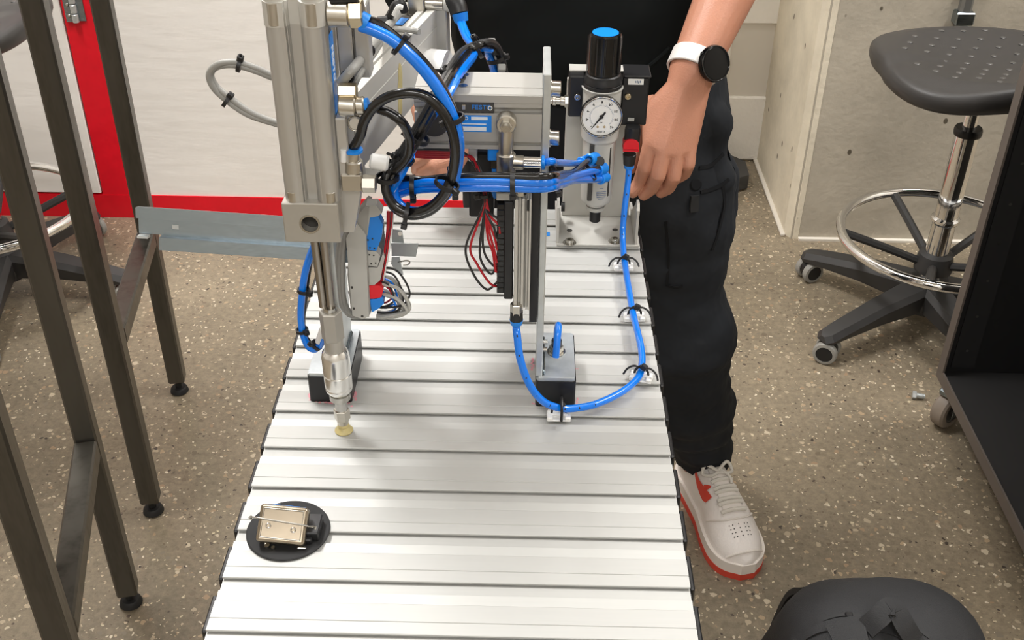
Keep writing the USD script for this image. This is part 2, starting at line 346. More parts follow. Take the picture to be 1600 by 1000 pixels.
# ================================================================ the slotted assembly board
def R(x, y, z): return A(x, y, z + H)               # board coordinates: z above the board's upper face
def P(px, py, y): return aty(px, py, y)
b = thing('assembly_board', 'long white slotted aluminium assembly board with black end caps down both sides', 'assembly board', (0, .3, H - .03))
BW = .175; Y00 = -.10; NB = 15
def rib_poly(y):
    """one 50 mm pitch, (y, z): slot floor, near wall, ridge with two fine grooves, sloping far strip"""
    z = H
    return [(y - .0125, z - .03), (y - .0125, z - .0034), (y + .0020, z - .0034), (y + .0020, z - .0018), (y - .0005, z - .0018), (y - .0005, z - .0004), (y, z), (y + .0098, z), (y + .0102, z - .0006), (y + .0108, z - .0006), (y + .0112, z),
            (y + .0270, z), (y + .0276, z - .0004), (y + .0286, z - .0018), (y + .0370, z - .0004), (y + .0375, z - .0010), (y + .0375, z - .03)]
for k in range(NB):
    y = Y00 + .05 * k
    part(b, 'profile_rib', extX(rib_poly(y), -BW, BW), 'alu_white', smooth=False)
for s in (-1, 1):
    for k in range(NB):
        y = Y00 + .05 * k
        x0 = s * BW; x1 = s * (BW + .0042)
        part(b, 'end_cap', bx(x0, x1, y + .001, y + .0355, H - .028, H - .0035, .0012), 'black_plastic')
        part(b, 'end_cap_bridge', bx(x0, s * (BW + .0018), y - .0125, y + .001, H - .028, H - .0072, .0006), 'black_plastic')
# black trolley frame that carries the board
t = thing('board_trolley', 'black steel trolley frame standing under the assembly board', 'trolley', (0, .28, 0))
for sx in (-1, 1):
    part(t, 'side_rail', bx(sx * .13 - .015, sx * .13 + .015, -.06, .60, H - .06, H - .0302), 'rack_black')
    for yy in (-.04, .58): part(t, 'leg', bx(sx * .13 - .015, sx * .13 + .015, yy - .015, yy + .015, .02, H - .06), 'rack_black'); 
    for yy in (-.04, .58): part(t, 'foot', cyl((sx * .13, yy, 0), (sx * .13, yy, .02), .018), 'black_rubber')
for yy in (-.04, .58): part(t, 'cross_rail', bx(-.115, .115, yy - .015, yy + .015, .25, .28), 'rack_black')

# ================================================================ the two black blocks with zinc plates and uprights
def foot_block(label, x0, x1, y0, y1, h):
    t = thing('mounting_block', label, 'mounting block', R((x0 + x1) / 2, (y0 + y1) / 2, 0))
    body = Manifold.hull(manifold3d.Manifold.batch_hull([Manifold.cylinder(h - .002, .003, .003, 12).translate((x, y, H)) for x in (x0 + .003, x1 - .003) for y in (y0 + .003, y1 - .003)]))
    part(t, 'block', tm(body), 'black_plastic')
    part(t, 'top_plate', ext(rrect(x0 + .0005, x1 - .0008, y0 + .0008, y1 - .001, .003), .002, frame(R(0, 0, h - .002), (0, 0, 1), (1, 0, 0))), 'zinc_plate', 'zinc plated steel plate')
    part(t, 'plate_lip', ext(rrect(x0 + .002, x1 - .002, y0 + .0006, y0 + .0028, .001), .0022, frame(R(0, 0, h - .0005), (0, 0, 1), (1, 0, 0))), 'zinc_pale')
    return t
rb = foot_block('black mounting block with zinc top under the right upright, stub of blue hose on it', .0585, .0945, .262, .337, .030)
cx, cy = .0772, .305
part(rb, 'washer', lat([(0, 0), (.0085, 0), (.0085, .0012), (0, .0012)], R(cx, cy, .030), (0, 0, 1)), 'steel')
part(rb, 'hex_nut', hexp(R(cx, cy, .0312), R(cx, cy, .0372), .0066), 'nickel')
part(rb, 'push_fitting', cyl(R(cx, cy, .0372), R(cx, cy, .044), .0048, c=.0006), 'black_plastic')
hs = part(rb, 'hose_stub', tube([R(cx, cy, .042), R(cx + .0003, cy + .001, .055), R(cx + .0008, cy - .003, .062), R(cx + .0006, cy - .011, .0615), R(cx - .0003, cy - .018, .052), R(cx - .001, cy - .022, .040)], .0032, 12), 'blue_hose', 'short bent blue hose')
lb = foot_block('black mounting block with zinc top behind the suction gripper, under the left upright', -.146, -.1075, .262, .337, .030)
for (x, y, x2, y2) in ((.0555, .300, .0585, .308), (.0975, .292, .0985, .300), (.0975, .262, .0985, .2665), (.054, .268, .0575, .262)):
    pass
def mark(label, pts):
    m = []
    for (px, py, r) in pts:
        c = atz(px, py, H + .0001); m.append(lat([(0, 0), (r, 0), (0, .00025)], c, (0, 0, 1), 9))
    return solo('marker_scribble', m, 'pink_mark', label, 'marker ink', kind='stuff')
rng = random.Random(3)
mark('faded pink marker scribble on the board around the base of the left black block', [(485 + i * 5 + rng.uniform(-1, 1), 624 + i * .6 + rng.uniform(-2, 3), rng.uniform(.0008, .002)) for i in range(14)] + [(484 + rng.uniform(-2, 2), 615 + i, .0012) for i in range(8)] + [(553 + rng.uniform(-2, 3), 612 + 1.6 * i, .0013) for i in range(9)])
mark('faded pink marker dashes on the board beside the right black block', [(832 + rng.uniform(-2, 2), 560 + i * 1.4, .0011) for i in range(14)] + [(902 + rng.uniform(-1, 1), 622 + i * 2, .0009) for i in range(6)] + [(900 + i * 1.5, 576, .0006) for i in range(3)] + [(832 + i * 2, 630 + i * .5, .0009) for i in range(5)])

# upright plates (on the blocks)
u = thing('upright_plate', 'tall thin zinc upright plate holding the horizontal cylinder at its right end', 'upright', R(.061, .3, .03))
part(u, 'plate', bx(.0582, .0642, .2655, .325, H + .0303, H + .314, .0008), 'zinc_pale')
part(u, 'foot_flange', bx(.0642, .0668, .268, .322, H + .0303, H + .036, .001), 'zinc')
for (px, py) in ((866, 138), (862, 215)):
    q = P(px, py, .30); q[0] = .0642
    part(u, 'bolt', [cyl(q, q + A(.0085, 0, 0), .0062, c=.0006), lat([(0, 0), (.0075, 0), (.0075, .0015), (0, .0015)], q, (1, 0, 0))], 'steel')
q = P(849, 540, .28); q[0] = .0642
part(u, 'screw', [cyl(q + A(0, 0, dz), q + A(.004, 0, dz), .0022) for dz in (-.004, .004)], 'steel')
l = thing('upright_plate', 'thin zinc upright plate rising from the left black block behind the gripper rod', 'upright', R(-.116, .3, .03))
part(l, 'plate', bx(-.1215, -.1155, .268, .332, H + .0303, H + .225, .0008), 'zinc_pale')
part(l, 'foot_flange', bx(-.1155, -.113, .27, .325, H + .0303, H + .036, .001), 'zinc')

# ================================================================ horizontal (transverse) cylinder
c = thing('horizontal_cylinder', 'flat grey aluminium pneumatic cylinder lying crosswise, bolted to the right upright', 'cylinder', R(.0, .29, .25))
XA, XB, YA, YB, ZA, ZB = -.040, .0580, .266, .312, .2515, .297
prof = Polygon([(YA, ZA), (YA, ZA + .0035), (YA + .003, ZA + .0035), (YA + .003, ZA + .0065), (YA, ZA + .0065), (YA, .2815), (YA + .0045, .2815), (YA + .0045, .2862), (YA + .0008, .2862), (YA + .0008, .2895), (YA, .290), (YA, ZB - .001), (YA + .001, ZB), (YA + .013, ZB), (YA + .0133, ZB - .0008), (YA + .0145, ZB - .0008), (YA + .0148, ZB), (YB - .001, ZB), (YB, ZB - .001), (YB, ZA)])
part(c, 'body', extX([(p[0], p[1] + H) for p in prof.exterior.coords], XA, XB), 'alu_cylinder', smooth=False)
for (px, py) in ((726, 117), (724, 134)):
    q = atz(px, py, H + ZB); part(c, 'mounting_hole', lat([(0, .0001), (.0034, .0001), (.0034, .0004), (0, .0004)], q, (0, 0, 1)), 'steel')
# name strip with its switch, in the slot
n0, n1 = P(707, 160, YA), P(772, 160, YA)
part(c, 'name_strip', bx(n0[0], n1[0], YA - .0004, YA + .004, H + .2822, H + .2906, .0003), 'dark_slot', 'dark strip lettered in the slot')
part(c, 'strip_lettering', text('FESTO', .0034, A(.0115 + 0, YA - .0004, H + .2868), (1, 0, 0), (0, -1, 0), .0003, True), 'print_blue')
part(c, 'strip_switch', bx(n0[0] + .007, n0[0] + .010, YA - .001, YA, H + .2845, H + .2885, .0003), 'brass')
part(c, 'strip_screw', lat([(.0011, 0), (.0018, 0), (.0018, .0005), (.0011, .0005)], A(n1[0] - .003, YA - .0004, H + .2862), (0, -1, 0), 16), 'white_plastic')
k0, k1 = P(700, 182, YA), P(768, 207, YA)
lab = part(c, 'rating_label', bx(-.016, k1[0], YA - .0004, YA + .001, H + .2662, H + .2798), 'blue_plastic', 'blue rating label')
xm = (-.016 + k1[0]) / 2
part(lab, 'white_field', bx(-.014, k1[0] - .004, YA - .0007, YA, H + .2670, H + .2706), 'print_white')
part(lab, 'lettering', [text('FESTO', .0026, A(xm - .006, YA - .0005, H + .2775), (1, 0, 0), (0, -1, 0), .0003, True), bx(xm + .002, k1[0] - .003, YA - .0007, YA, H + .2762, H + .2788), bx(xm - .013, k1[0] - .004, YA - .0007, YA, H + .2724, H + .2732)], 'print_white')
kq = P(678, 188, YA); part(c, 'knob', lat([(0, 0), (.0118, 0), (.0122, .001), (.0118, .004), (.008, .0052), (0, .0052)], kq, (0, -1, 0), 32), 'dark_slot', 'dark grey round knob')
# elbow fitting below its front
f = thing('flow_valve', 'grey metal T-shaped flow control valve on the front of the horizontal cylinder', 'valve', P(792, 240, .25))
q = P(791, 190, .262); q[1] = YA
part(f, 'banjo_ring', [cyl(q, q - A(0, .011, 0), .0078, c=.001), ], 'nickel')
part(f, 'adjusting_screw', [hexp(q - A(0, .011, 0), q - A(0, .015, 0), .0048), cyl(q - A(0, .015, 0), q - A(0, .018, 0), .0028)], 'steel')
q0 = q - A(0, .006, .004); q1 = A(q0[0], q0[1], P(797, 275, .26)[2])
part(f, 'valve_stem', cyl(q0, q1 + A(0, 0, .018), .0062, r1=.0056, c=.0005), 'nickel')
part(f, 'valve_body', cyl(q1 + A(0, 0, .020), q1 - A(0, 0, .010), .0075, c=.001), 'nickel')
q2 = P(806, 255, .258); q2 = A(q1[0] + .005, q1[1], q2[2])
part(f, 'side_neck', cyl(q2, q2 + A(.009, 0, 0), .0056, c=.0008), 'nickel')
part(f, 'chrome_sleeve', [cyl(q2 + A(.009, 0, .0024), q2 + A(.0225, 0, .0024), .0023), cyl(q2 + A(.009, 0, -.0024), q2 + A(.0225, 0, -.0024), .0023)], 'chrome')
part(f, 'blue_release_ring', cyl(q2 + A(.0225, 0, 0), q2 + A(.0255, 0, 0), .0056, c=.0006), 'blue_plastic', 'blue ring')
FV = q2 + A(.0255, 0, 0)

# ================================================================ long arm slide running back from the gripper
AN = math.radians(12.7); AO = R(-.0825, .252, .300); ad = A(math.sin(AN), math.cos(AN), 0); al = A(-math.cos(AN), math.sin(AN), 0)
MA = np.eye(4); MA[:3, 0], MA[:3, 1], MA[:3, 2], MA[:3, 3] = -al, ad, A(0, 0, 1), AO     # local x to the right (0 at the right face), y back, z up
def arm(m): return T(m, MA)
a = thing('arm_slide', 'long grey aluminium slide arm running back from the vertical cylinder', 'slide', AO + ad * .1 - A(0, 0, .06))
AL = .205
part(a, 'body', arm(extY(Polygon([(0, 0), (0, -.0155), (-.0008, -.016), (0, -.0165), (0, -.062), (-.034, -.062), (-.034, -.004), (-.030, 0), (-.0255, 0), (-.0255, -.008), (-.0145, -.008), (-.0145, 0), (-.0095, 0), (-.009, -.0035), (-.0075, -.0035), (-.007, 0)]), 0, AL)), 'alu_light', smooth=False)
part(a, 'end_plate', arm(bx(-.036, .0100, AL, AL + .010, -.050, .001, .001)), 'alu', 'grey end plate at the back')
part(a, 'near_plate', arm(bx(-.030, .0045, -.012, .0, -.070, -.004, .001)), 'alu')
part(a, 'ledge', arm(bx(-.004, .014, -.012, .010, -.068, -.0635, .001)), 'alu_light')
part(a, 'proximity_switch', arm(bx(-.0250, -.0150, .150, .185, -.008, -.0012, .0005)), 'black_plastic')
part(a, 'switch_label', arm(bx(-.0235, -.0165, .160, .178, -.0013, -.0009)), 'print_blue')
part(a, 'proximity_switch', arm(bx(-.0250, -.0150, .012, .030, -.008, -.0012, .0005)), 'dark_slot')
part(a, 'glue_smear', arm(cat([T(trimesh.creation.icosphere(2, 1.0), np.diag([.0005, w, h, 1.0])).apply_translation((0.0002, y, z)) for (y, z, w, h) in ((.102, -.024, .005, .012), (.100, -.036, .006, .012), (.098, -.048, .005, .010))])), 'cup_rubber', 'yellowish glue smear')
part(a, 'rear_cap', arm(T(lathe([(0, 0), (.018, 0), (.020, .004), (.020, .02), (0, .02)], 28), frame((.0, AL - .035, -.045), (1, 0, 0)))), 'white_plastic', 'white rounded cap')
# guide rod beside the arm's upper left
g = thing('sensor_cable', 'grey sensor cable with black clips lying along the left edge of the slide arm', 'cable', AO - A(.045, 0, .0))
g0 = [P(531, 131, .224), P(556, 102, .230), P(590, 60, .320), P(617, 26, .40), P(626, 5, .43), P(628, -20, .45)]
part(g, 'cable', tube(g0, .0037, 12), 'grey_cable')
for (px, py, y) in ((543, 120, .226), (576, 79, .268)):
    q = P(px, py, y); part(g, 'clip', torus(q, g0[3] - g0[0], .0040, .0012, 20, 6), 'black_plastic')
part(g, 'second_cable', tube([P(550, 140, .230), P(564, 112, .238), P(588, 78, .310), P(600, 52, .37), P(612, 46, .38), P(640, 47, .385), P(655, 50, .38)], .0026, 10), 'grey_cable')
q = thing('sensor_connector', 'black clip and strap end holding cables above the slide arm, near the top edge', 'cable clip', P(610, 30, .38))
part(q, 'clip_block', T(bx(-.006, .006, -.004, .004, -.009, .009, .002), frame(P(600, 36, .38), _f, (1, .2, 0))), 'black_plastic')
part(q, 'strap', tube([P(602, 38, .378), P(612, 20, .378), P(618, 8, .378), P(627, 5, .38), P(632, 18, .382)], .0036, 8), 'black_plastic')
part(q, 'white_tip', tube([P(615, 24, .375), P(622, 11, .375), P(629, 12, .376)], .0022, 8), 'white_plastic')
# fitting at the far end of the arm
e = thing('end_fitting', 'nickel push fitting with a black elbow at the far end of the slide arm', 'fitting', P(680, 10, .46))
e0 = P(652, 5, .455)
part(e, 'square_block', bx(e0[0] - .008, e0[0] + .007, .447, .463, e0[2] - .009, e0[2] + .009, .001), 'nickel')
part(e, 'neck', cyl(e0 + A(.007, 0, 0), e0 + A(.0235, 0, 0), .0065, c=.0006), 'steel'); part(e, 'collar', cyl(e0 + A(.0235, 0, 0), e0 + A(.033, 0, 0), .0072, c=.0008), 'alu_light')
b1 = P(712, 14, .45)
part(e, 'black_elbow', tube([e0 + A(.033, 0, 0), P(706, 2, .455), P(714, 8, .452), P(718, 22, .448)], .0085, 14), 'black_plastic')
part(e, 'blue_release_ring', cyl(P(718, 20, .448), P(721, 34, .446), .0075, r1=.0062), 'blue_plastic')

# ================================================================ vertical cylinder with its end block
VY = .200
v = thing('vertical_cylinder', 'upright grey aluminium pneumatic cylinder with twin lobed front above the gripper rod', 'cylinder', R(-.111, .22, .21))
XL, XR = -.1325, -.0915; ZT = .3855; ZBm = .236
def lobes(x0, x1, y0, y1, r):
    """cross-section: rectangle with two round front columns and a groove between them, a T-slot on the right"""
    w = x1 - x0
    g = unary_union([sbox(x0, y0 + r * .9, x1, y1), Point(x0 + r, y0 + r).buffer(r, quad_segs=8), Point(x1 - r, y0 + r).buffer(r, quad_segs=8), sbox(x0 + r, y0 + .0008, x0 + .36 * w, y0 + r), sbox(x1 - r - .004, y0 + .0008, x1 - r, y0 + r)])
    g = g.difference(sbox(x0 + .37 * w, y0 - 1, x0 + .53 * w, y0 + .0042)); g = g.difference(sbox(x0 + .40 * w, y0 + .0042, x0 + .50 * w, y0 + .0055))
    g = g.difference(sbox(x1 - .0022, y0 + .017, x1 + 1, y0 + .028)); return g
part(v, 'barrel', ext(lobes(XL, XR, VY, VY + .046, .0085), ZT - ZBm - .016, frame(R(0, 0, ZBm), (0, 0, 1), (1, 0, 0))), 'alu', smooth=40)
cap = lobes(XL - .0006, XR + .0006, VY - .0006, VY + .0466, .0088)
holes = [Point(x, y).buffer(.0052, quad_segs=6) for x in (XL + .0078, XR - .0078) for y in (VY + .0068, VY + .039)]
part(v, 'end_cap', ext(cap, .017, frame(R(0, 0, ZT - .016), (0, 0, 1), (1, 0, 0))), 'alu_light', smooth=40)
part(v, 'cap_pocket', [lat([(.0056, 0), (.0072, 0), (.0072, .0045), (.0056, .0045)], R(x, y, ZT + .0009), (0, 0, 1), 20) for x in (XL + .0078, XR - .0078) for y in (VY + .0072, VY + .039)], 'alu_light')
for x in (XL + .0078, XR - .0078):
    for y in (VY + .0072, VY + .039): part(v, 'cap_screw', lat([(0, 0), (.0025, 0), (.0025, .002), (.0047, .002), (.0052, .0015), (.0052, 0)][::-1], R(x, y, ZT + .0012), (0, 0, 1), 20), 'steel')
for x in (XL + .0078, XR - .0078): part(v, 'barrel_screw', cyl(R(x, VY + .004, ZT - .0150), R(x, VY + .004, ZT + .0008), .0052, 20, c=.0004), 'nickel')
for x in (XL + .0070, XR - .0070): part(v, 'foot_screw', cyl(R(x, VY + .0042, ZBm + .0005), R(x, VY + .0042, ZBm + .009), .0047, 20, c=.0004), 'nickel')
part(v, 'side_label', bx(XR - .0005, XR + .0004, VY + .0165, VY + .030, H + .300, H + .358), 'blue_plastic', 'blue label strip on the right side')
part(v, 'side_lettering', text('FESTO', .006, R(XR + .0003, VY + .0232, .336), (0, 0, -1), (1, 0, 0), .0004, True), 'print_white')
eb = bx(-.1345, -.0925, VY - .001, VY + .040, H + .2035, H + .2365, .0008)
hole = trimesh.creation.cylinder(.0076, .02, sections=32); hole.apply_transform(frame(R(-.1145, VY, .2195), (0, 1, 0)))
def to_man(m): return Manifold(manifold3d.Mesh(np.asarray(m.vertices, np.float32), np.asarray(m.faces, np.uint32)))
part(v, 'end_block', tm(to_man(eb) - to_man(hole)), 'alu_block', smooth=25)
part(v, 'bore_ring', lat([(.0064, 0), (.0079, 0), (.0079, .0006), (.0064, .0006)], R(-.1145, VY - .0016, .2195), (0, 1, 0), 32), 'steel'); part(v, 'bore_bottom', lat([(0, 0), (.0077, 0), (.0077, .001), (0, .001)], R(-.1145, VY + .008, .2195), (0, 1, 0), 24), 'dark_slot')
part(v, 'side_bracket', extY([(-.0925, .2045 + H), (-.0925, .252 + H), (-.0775, .252 + H), (-.0775, .238 + H), (-.0845, .2045 + H)], VY + .014, VY + .038), 'alu')
part(v, 'adapter_plate', bx(-.0915, -.0830, VY + .010, VY + .044, H + .250, H + .300, .001), 'alu')
part(v, 'rear_guide', [bx(-.0905, -.0795, VY + .040, VY + .062, H + .318, H + .372, .001), bx(-.0785, -.0680, VY + .042, VY + .060, H + .318, H + .372, .001), bx(-.0800, -.0780, VY + .046, VY + .060, H + .318, H + .372)], 'alu')
# ---- fittings on its right side
def elbow(label, base, body, out, cap=None):
    f = thing('push_fitting', label, 'fitting', base); return f
f = thing('push_fitting', 'large nickel push fitting at the top of the vertical cylinder, feeding the thick blue hose', 'fitting', P(540, 28, .222))
q = P(512, 22, .215)
part(f, 'cylinder_body', cyl(q, q + A(.0150, 0, .0005), .0090, c=.001), 'nickel'); part(f, 'black_top', bx(q[0] + .002, q[0] + .022, q[1] - .004, q[1] + .004, q[2] + .009, q[2] + .0125, .001), 'black_plastic')
part(f, 'hex_nut', hexp(q + A(.0150, 0, .0005), q + A(.0245, 0, .0008), .0098), 'brass', 'brass coloured hex nut')
part(f, 'blue_release_ring', cyl(q + A(.0215, 0, -.003), q + A(.0265, 0, -.006), .0062), 'blue_plastic')
f = thing('push_fitting', 'small nickel elbow fitting halfway down the vertical cylinder, with a blue ring', 'fitting', P(560, 165, .225))
q = P(538, 143, .215)
part(f, 'banjo_nut', hexp(q - A(.004, 0, 0), q + A(.009, 0, 0), .0062), 'brass')
q = P(543, 165, .212); part(f, 'cylinder_body', [cyl(q + A(-.006, 0, 0), q + A(.006, 0, 0), .0075, c=.0008)], 'nickel'); part(f, 'sleeve', cyl(q + A(.006, 0, 0), q + A(.0125, 0, .0005), .0066, c=.001), 'nickel')
part(f, 'blue_release_ring', cyl(q + A(.0125, 0, .0005), q + A(.0152, 0, .001), .0050), 'blue_plastic')
q2 = P(556, 192, .214); part(f, 'lock_ring', [torus(q2, (0, -1, .2), .0055, .0010, 24, 8), lat([(0, 0), (.0042, 0), (.0042, .003), (0, .003)], q2, (0, -1, .2), 20)], 'steel')
f = thing('push_fitting', 'nickel elbow fitting low on the vertical cylinder, with the black hose in its blue ring', 'fitting', P(558, 285, .215))
q = P(551, 281, .215)
part(f, 'square_block', bx(q[0] - .0075, q[0] + .0075, q[1] - .007, q[1] + .007, q[2] - .0065, q[2] + .0070, .0008), 'nickel')
part(f, 'upper_neck', [cyl(q + A(.001, 0, .007), q + A(.0015, 0, .0165), .0072, c=.0008), cyl(q + A(.0015, 0, .0165), q + A(.0022, 0, .0235), .0052)], 'nickel')
part(f, 'blue_release_ring', lat([(0, 0), (.0068, 0), (.0070, .001), (.0068, .0022), (.004, .003), (0, .003)], q + A(.0023, 0, .0232), (0.03, 0, 1), 24), 'blue_plastic')
part(f, 'hex_nut', hexp(q + A(.0075, -.002, -.002), q + A(.0175, -.002, -.002), .0068), 'nickel')
part(f, 'white_plug', cyl(q + A(-.0045, -.006, .018), q + A(-.004, -.006, .027), .0022), 'white_plastic'); BF = q + A(.0026, 0, .026)
part(f, 'white_sleeve', cyl(q + A(.012, .012, .010), q + A(.026, .012, .008), .0060, c=.0015), 'white_plastic')

# ================================================================ suction gripper on its rod
s = thing('suction_gripper', 'steel gripper rod with hex coupler, polished spring body and a yellow suction cup', 'gripper', R(-.109, .223, 0))
def ax(z): return R(-.1118 + (.21 - z) / .21 * .0028, .222, z)
for dx in (-.0062, .0012): part(s, 'guide_rod', cyl(ax(.212) + A(dx, .001, 0), ax(.130) + A(dx * .85, .001, 0), .0034), 'rod_steel')
part(s, 'flat_bar', bx(-.1085, -.1045, .228, .231, H + .110, H + .2035, .0005), 'zinc_pale')
part(s, 'neck_washer', cyl(ax(.1265), ax(.1305), .0058), 'steel')
part(s, 'hex_coupler', [hexp(ax(.1265), ax(.0990), .0094), cyl(ax(.0995), ax(.0870), .0080, 20)], 'alu_block')
part(s, 'spring_body', lat([(0, 0), (.0062, 0), (.0075, .0022), (.0092, .0030), (.0113, .0060), (.0116, .0085), (.0112, .0095), (.0118, .012), (.0118, .0225), (.0113, .0232), (.0118, .0240), (.0118, .0400), (.0108, .0450), (.0090, .0475), (0, .0475)], ax(.0405), ax(.088) - ax(.0405), 36), 'polished')
part(s, 'clear_band', lat([(0, 0), (.0090, 0), (.0090, .0055), (0, .0055)], ax(.0365), ax(.088) - ax(.0405), 32), 'steel')
part(s, 'stem', cyl(ax(.0375), ax(.0235), .0052), 'alu')
part(s, 'hex_nut', hexp(ax(.0245), ax(.0140), .0070), 'nickel'); part(s, 'nozzle', cyl(ax(.0142), ax(.0080), .0056, r1=.0046), 'nickel')
part(s, 'suction_cup', lat([(0, 0), (.0018, 0), (.0078, 0), (.0080, .0009), (.0056, .0030), (.0044, .0050), (.0052, .0062), (.0046, .0082), (0, .0082)], ax(.0004), (0, 0, 1), 32), 'cup_rubber', 'yellow rubber suction cup')
# ================================================================ DIN rail sticking out to the left, and the terminal module on it
d0, d1 = P(212, 322, .335), P(480, 340, .335)
dx = d1 - d0; dx /= np.linalg.norm(dx)
d = thing('mounting_rail', 'galvanised steel top-hat rail reaching out over the floor left of the gripper', 'rail', d0)
# local: x along the rail, y up its face (35 mm), z out of the face towards the front
up = A(0, .30, 1.0); up -= dx * (up @ dx); up /= np.linalg.norm(up); fo = np.cross(dx, up)
MD = np.eye(4); MD[:3, 0], MD[:3, 1], MD[:3, 2], MD[:3, 3] = dx, up, fo, d0
hat = Polygon([(0, 0), (0, .0012), (-.0105, .0012), (-.0105, -.0063), (-.0270, -.0063), (-.0270, .0012), (-.0385, .0012), (-.0385, 0), (-.0282, 0), (-.0282, -.0075), (-.0093, -.0075), (-.0093, 0)])
LD = .220
hm = ext(hat, LD, np.array([[0, 0, 1, 0], [1, 0, 0, 0], [0, 1, 0, 0], [0, 0, 0, 1.0]])); hm.merge_vertices()
# cut the rail's left end at a slant, the middle web set back
cut = trimesh.creation.box((.04, .0150, .03)); cut.apply_translation((0, -.0335, 0)); cut = to_man(cut) + Manifold.hull_points(np.array([(x, y, z) for z in (-.02, .02) for x, y in ((-.01, .001), (.004, .001), (-.01, -.006))]))
part(d, 'rail', T(tm(to_man(hm) - cut), MD), 'zinc', smooth=20)
part(d, 'end_bend', [T(bx(.0005, .010, -.0288, -.0268, -.0072, .0012), MD)], 'zinc_pale')
part(d, 'rail_slot', T(bx(.030, .036, -.020, -.016, -.0062, -.0058), MD), 'zinc_pale')
d = thing('rail_bracket', 'small galvanised bracket with bent tabs showing right of the terminal module', 'bracket', P(630, 385, .33))
for (pts, y) in (([(612, 358), (628, 360), (631, 380), (613, 383)], .318), ([(611, 380), (654, 381), (650, 401), (612, 400)], .312), ([(612, 402), (624, 401), (630, 430), (618, 424), (611, 412)], .316)):
    pp = [P(x, yy, y) for x, yy in pts]; part(d, 'tab', extY([(p[0], p[2]) for p in pp], y, y + .0014), 'zinc_pale')
part(d, 'tab_screw', cyl(P(625, 365, .318), P(625, 365, .315), .0019), 'steel')
part(d, 'hook', tube([P(622, 410, .314), P(634, 407, .312), P(640, 409, .312), P(638, 413, .312), P(630, 414, .312)], .0007, 6), 'steel')
tmn = thing('terminal_module', 'grey plastic terminal module on edge with blue, grey and red wire connectors', 'terminal module', P(565, 430, .27))
YT = .258
pl = [(545, 380), (552, 350), (560, 335), (571, 322), (577, 324), (573, 372), (576, 440), (579, 490), (570, 498), (557, 495), (548, 484), (543, 430)]
pp = [P(x, y, YT) for x, y in pl]; part(tmn, 'edge_plate', extY([(p[0], p[2]) for p in pp], YT, YT + .018), 'grey_plastic')
pl = [(541, 372), (556, 345), (572, 366), (572, 372), (577, 494), (566, 497), (551, 492)]
pp = [P(x, y, YT - .001) for x, y in pl]; part(tmn, 'front_edge', extY([(p[0], p[2]) for p in pp], YT - .0022, YT), 'light_grey_plastic')
for (x, y) in ((550, 449), (553, 482), (566, 494)): part(tmn, 'pin_hole', lat([(0, 0), (.0011, 0), (.0011, .0003), (0, .0003)], P(x, y, YT - .0022), (0, -1, 0), 12), 'dark_slot')
def conn(name, pl, y0, y1, mat, label=None):
    pp = [P(x, y, y0) for x, y in pl]; return part(tmn, name, extY([(p[0], p[2]) for p in pp], y0, y1), mat, label)
conn('top_housing', [(556, 346), (572, 321), (588, 321), (597, 333), (590, 338), (578, 340), (574, 368)], YT + .0005, YT + .012, 'light_grey_plastic')
conn('connector', [(577, 337), (590, 335), (598, 352), (596, 372), (588, 392), (571, 390), (571, 365)], YT + .002, YT + .011, 'blue_plastic', 'blue wire connector')
conn('connector', [(573, 392), (588, 393), (594, 400), (590, 417), (574, 415)], YT + .002, YT + .012, 'light_grey_plastic')
conn('connector', [(575, 418), (590, 418), (599, 395), (601, 402), (594, 438), (584, 446), (576, 446)], YT + .003, YT + .012, 'light_grey_plastic')
conn('connector', [(577, 447), (593, 446), (599, 452), (596, 464), (588, 467), (578, 467)], YT + .002, YT + .012, 'red_plastic', 'red wire connector')
conn('connector', [(578, 468), (598, 464), (600, 474), (592, 482), (581, 488)], YT + .002, YT + .012, 'blue_plastic', 'blue wire connector')
for (x, y) in ((575, 375), (582, 373), (578, 387), (585, 388), (577, 398), (584, 399), (580, 412), (587, 411)):
    part(tmn, 'wire_entry', lat([(0, 0), (.0007, 0), (.0007, .0004), (0, .0004)], P(x, y, YT + .0018), (0, -1, 0), 8), 'dark_slot')
rng = random.Random(11)
wb = thing('wire_bundle', 'curled grey, red, black and blue wires bunched right of the terminal module', 'wires', P(610, 460, .28))
for k, (mat, x0, y0, bulge, y1) in enumerate((('dark_cable', 598, 418, 42, 478), ('dark_cable', 600, 425, 30, 486), ('grey_cable', 601, 432, 26, 490), ('blue_hose', 600, 436, 22, 486), ('grey_cable', 603, 440, 34, 492), ('light_grey_plastic', 604, 446, 36, 493), ('dark_cable', 598, 440, 18, 476), ('red_wire', 600, 445, 14, 470), ('white_plastic', 602, 452, 20, 484), ('grey_cable', 600, 456, 30, 494), ('light_grey_plastic', 598, 460, 38, 492), ('blue_hose', 602, 458, 16, 478), ('grey_cable', 606, 462, 24, 492))):
    Y = .262 + .003 * (k % 5); r = .0016 if mat in ('grey_cable', 'light_grey_plastic') else .0009
    part(wb, 'wire', tube([P(x0 - 6, y0 - 2, Y + .004), P(x0 + bulge * .55, y0 + 6, Y - .002), P(x0 + bulge, (y0 + y1) / 2 + 8, Y - .004), P(x0 + bulge * .75, y1 - 2, Y), P(x0 + 2, y1 + 3, Y + .006), P(590, y1 + 2, Y + .012)], r, 7), mat)
for k in range(6):
    part(wb, 'wire', tube([P(606 + k * 1.6, 330, .268 + .002 * k), P(605 + k * 1.2, 365, .266), P(600 + k * 1.2, 400, .264), P(596 + k, 425, .264), P(593 + k, 440, .268)], .0011, 7), 'red_wire' if k in (0, 1, 3, 4) else 'dark_cable' if k == 2 else 'white_plastic')
lc = thing('cable_pair', 'two grey cables looping down between the upright plate and the terminal module', 'cable', P(540, 430, .262))
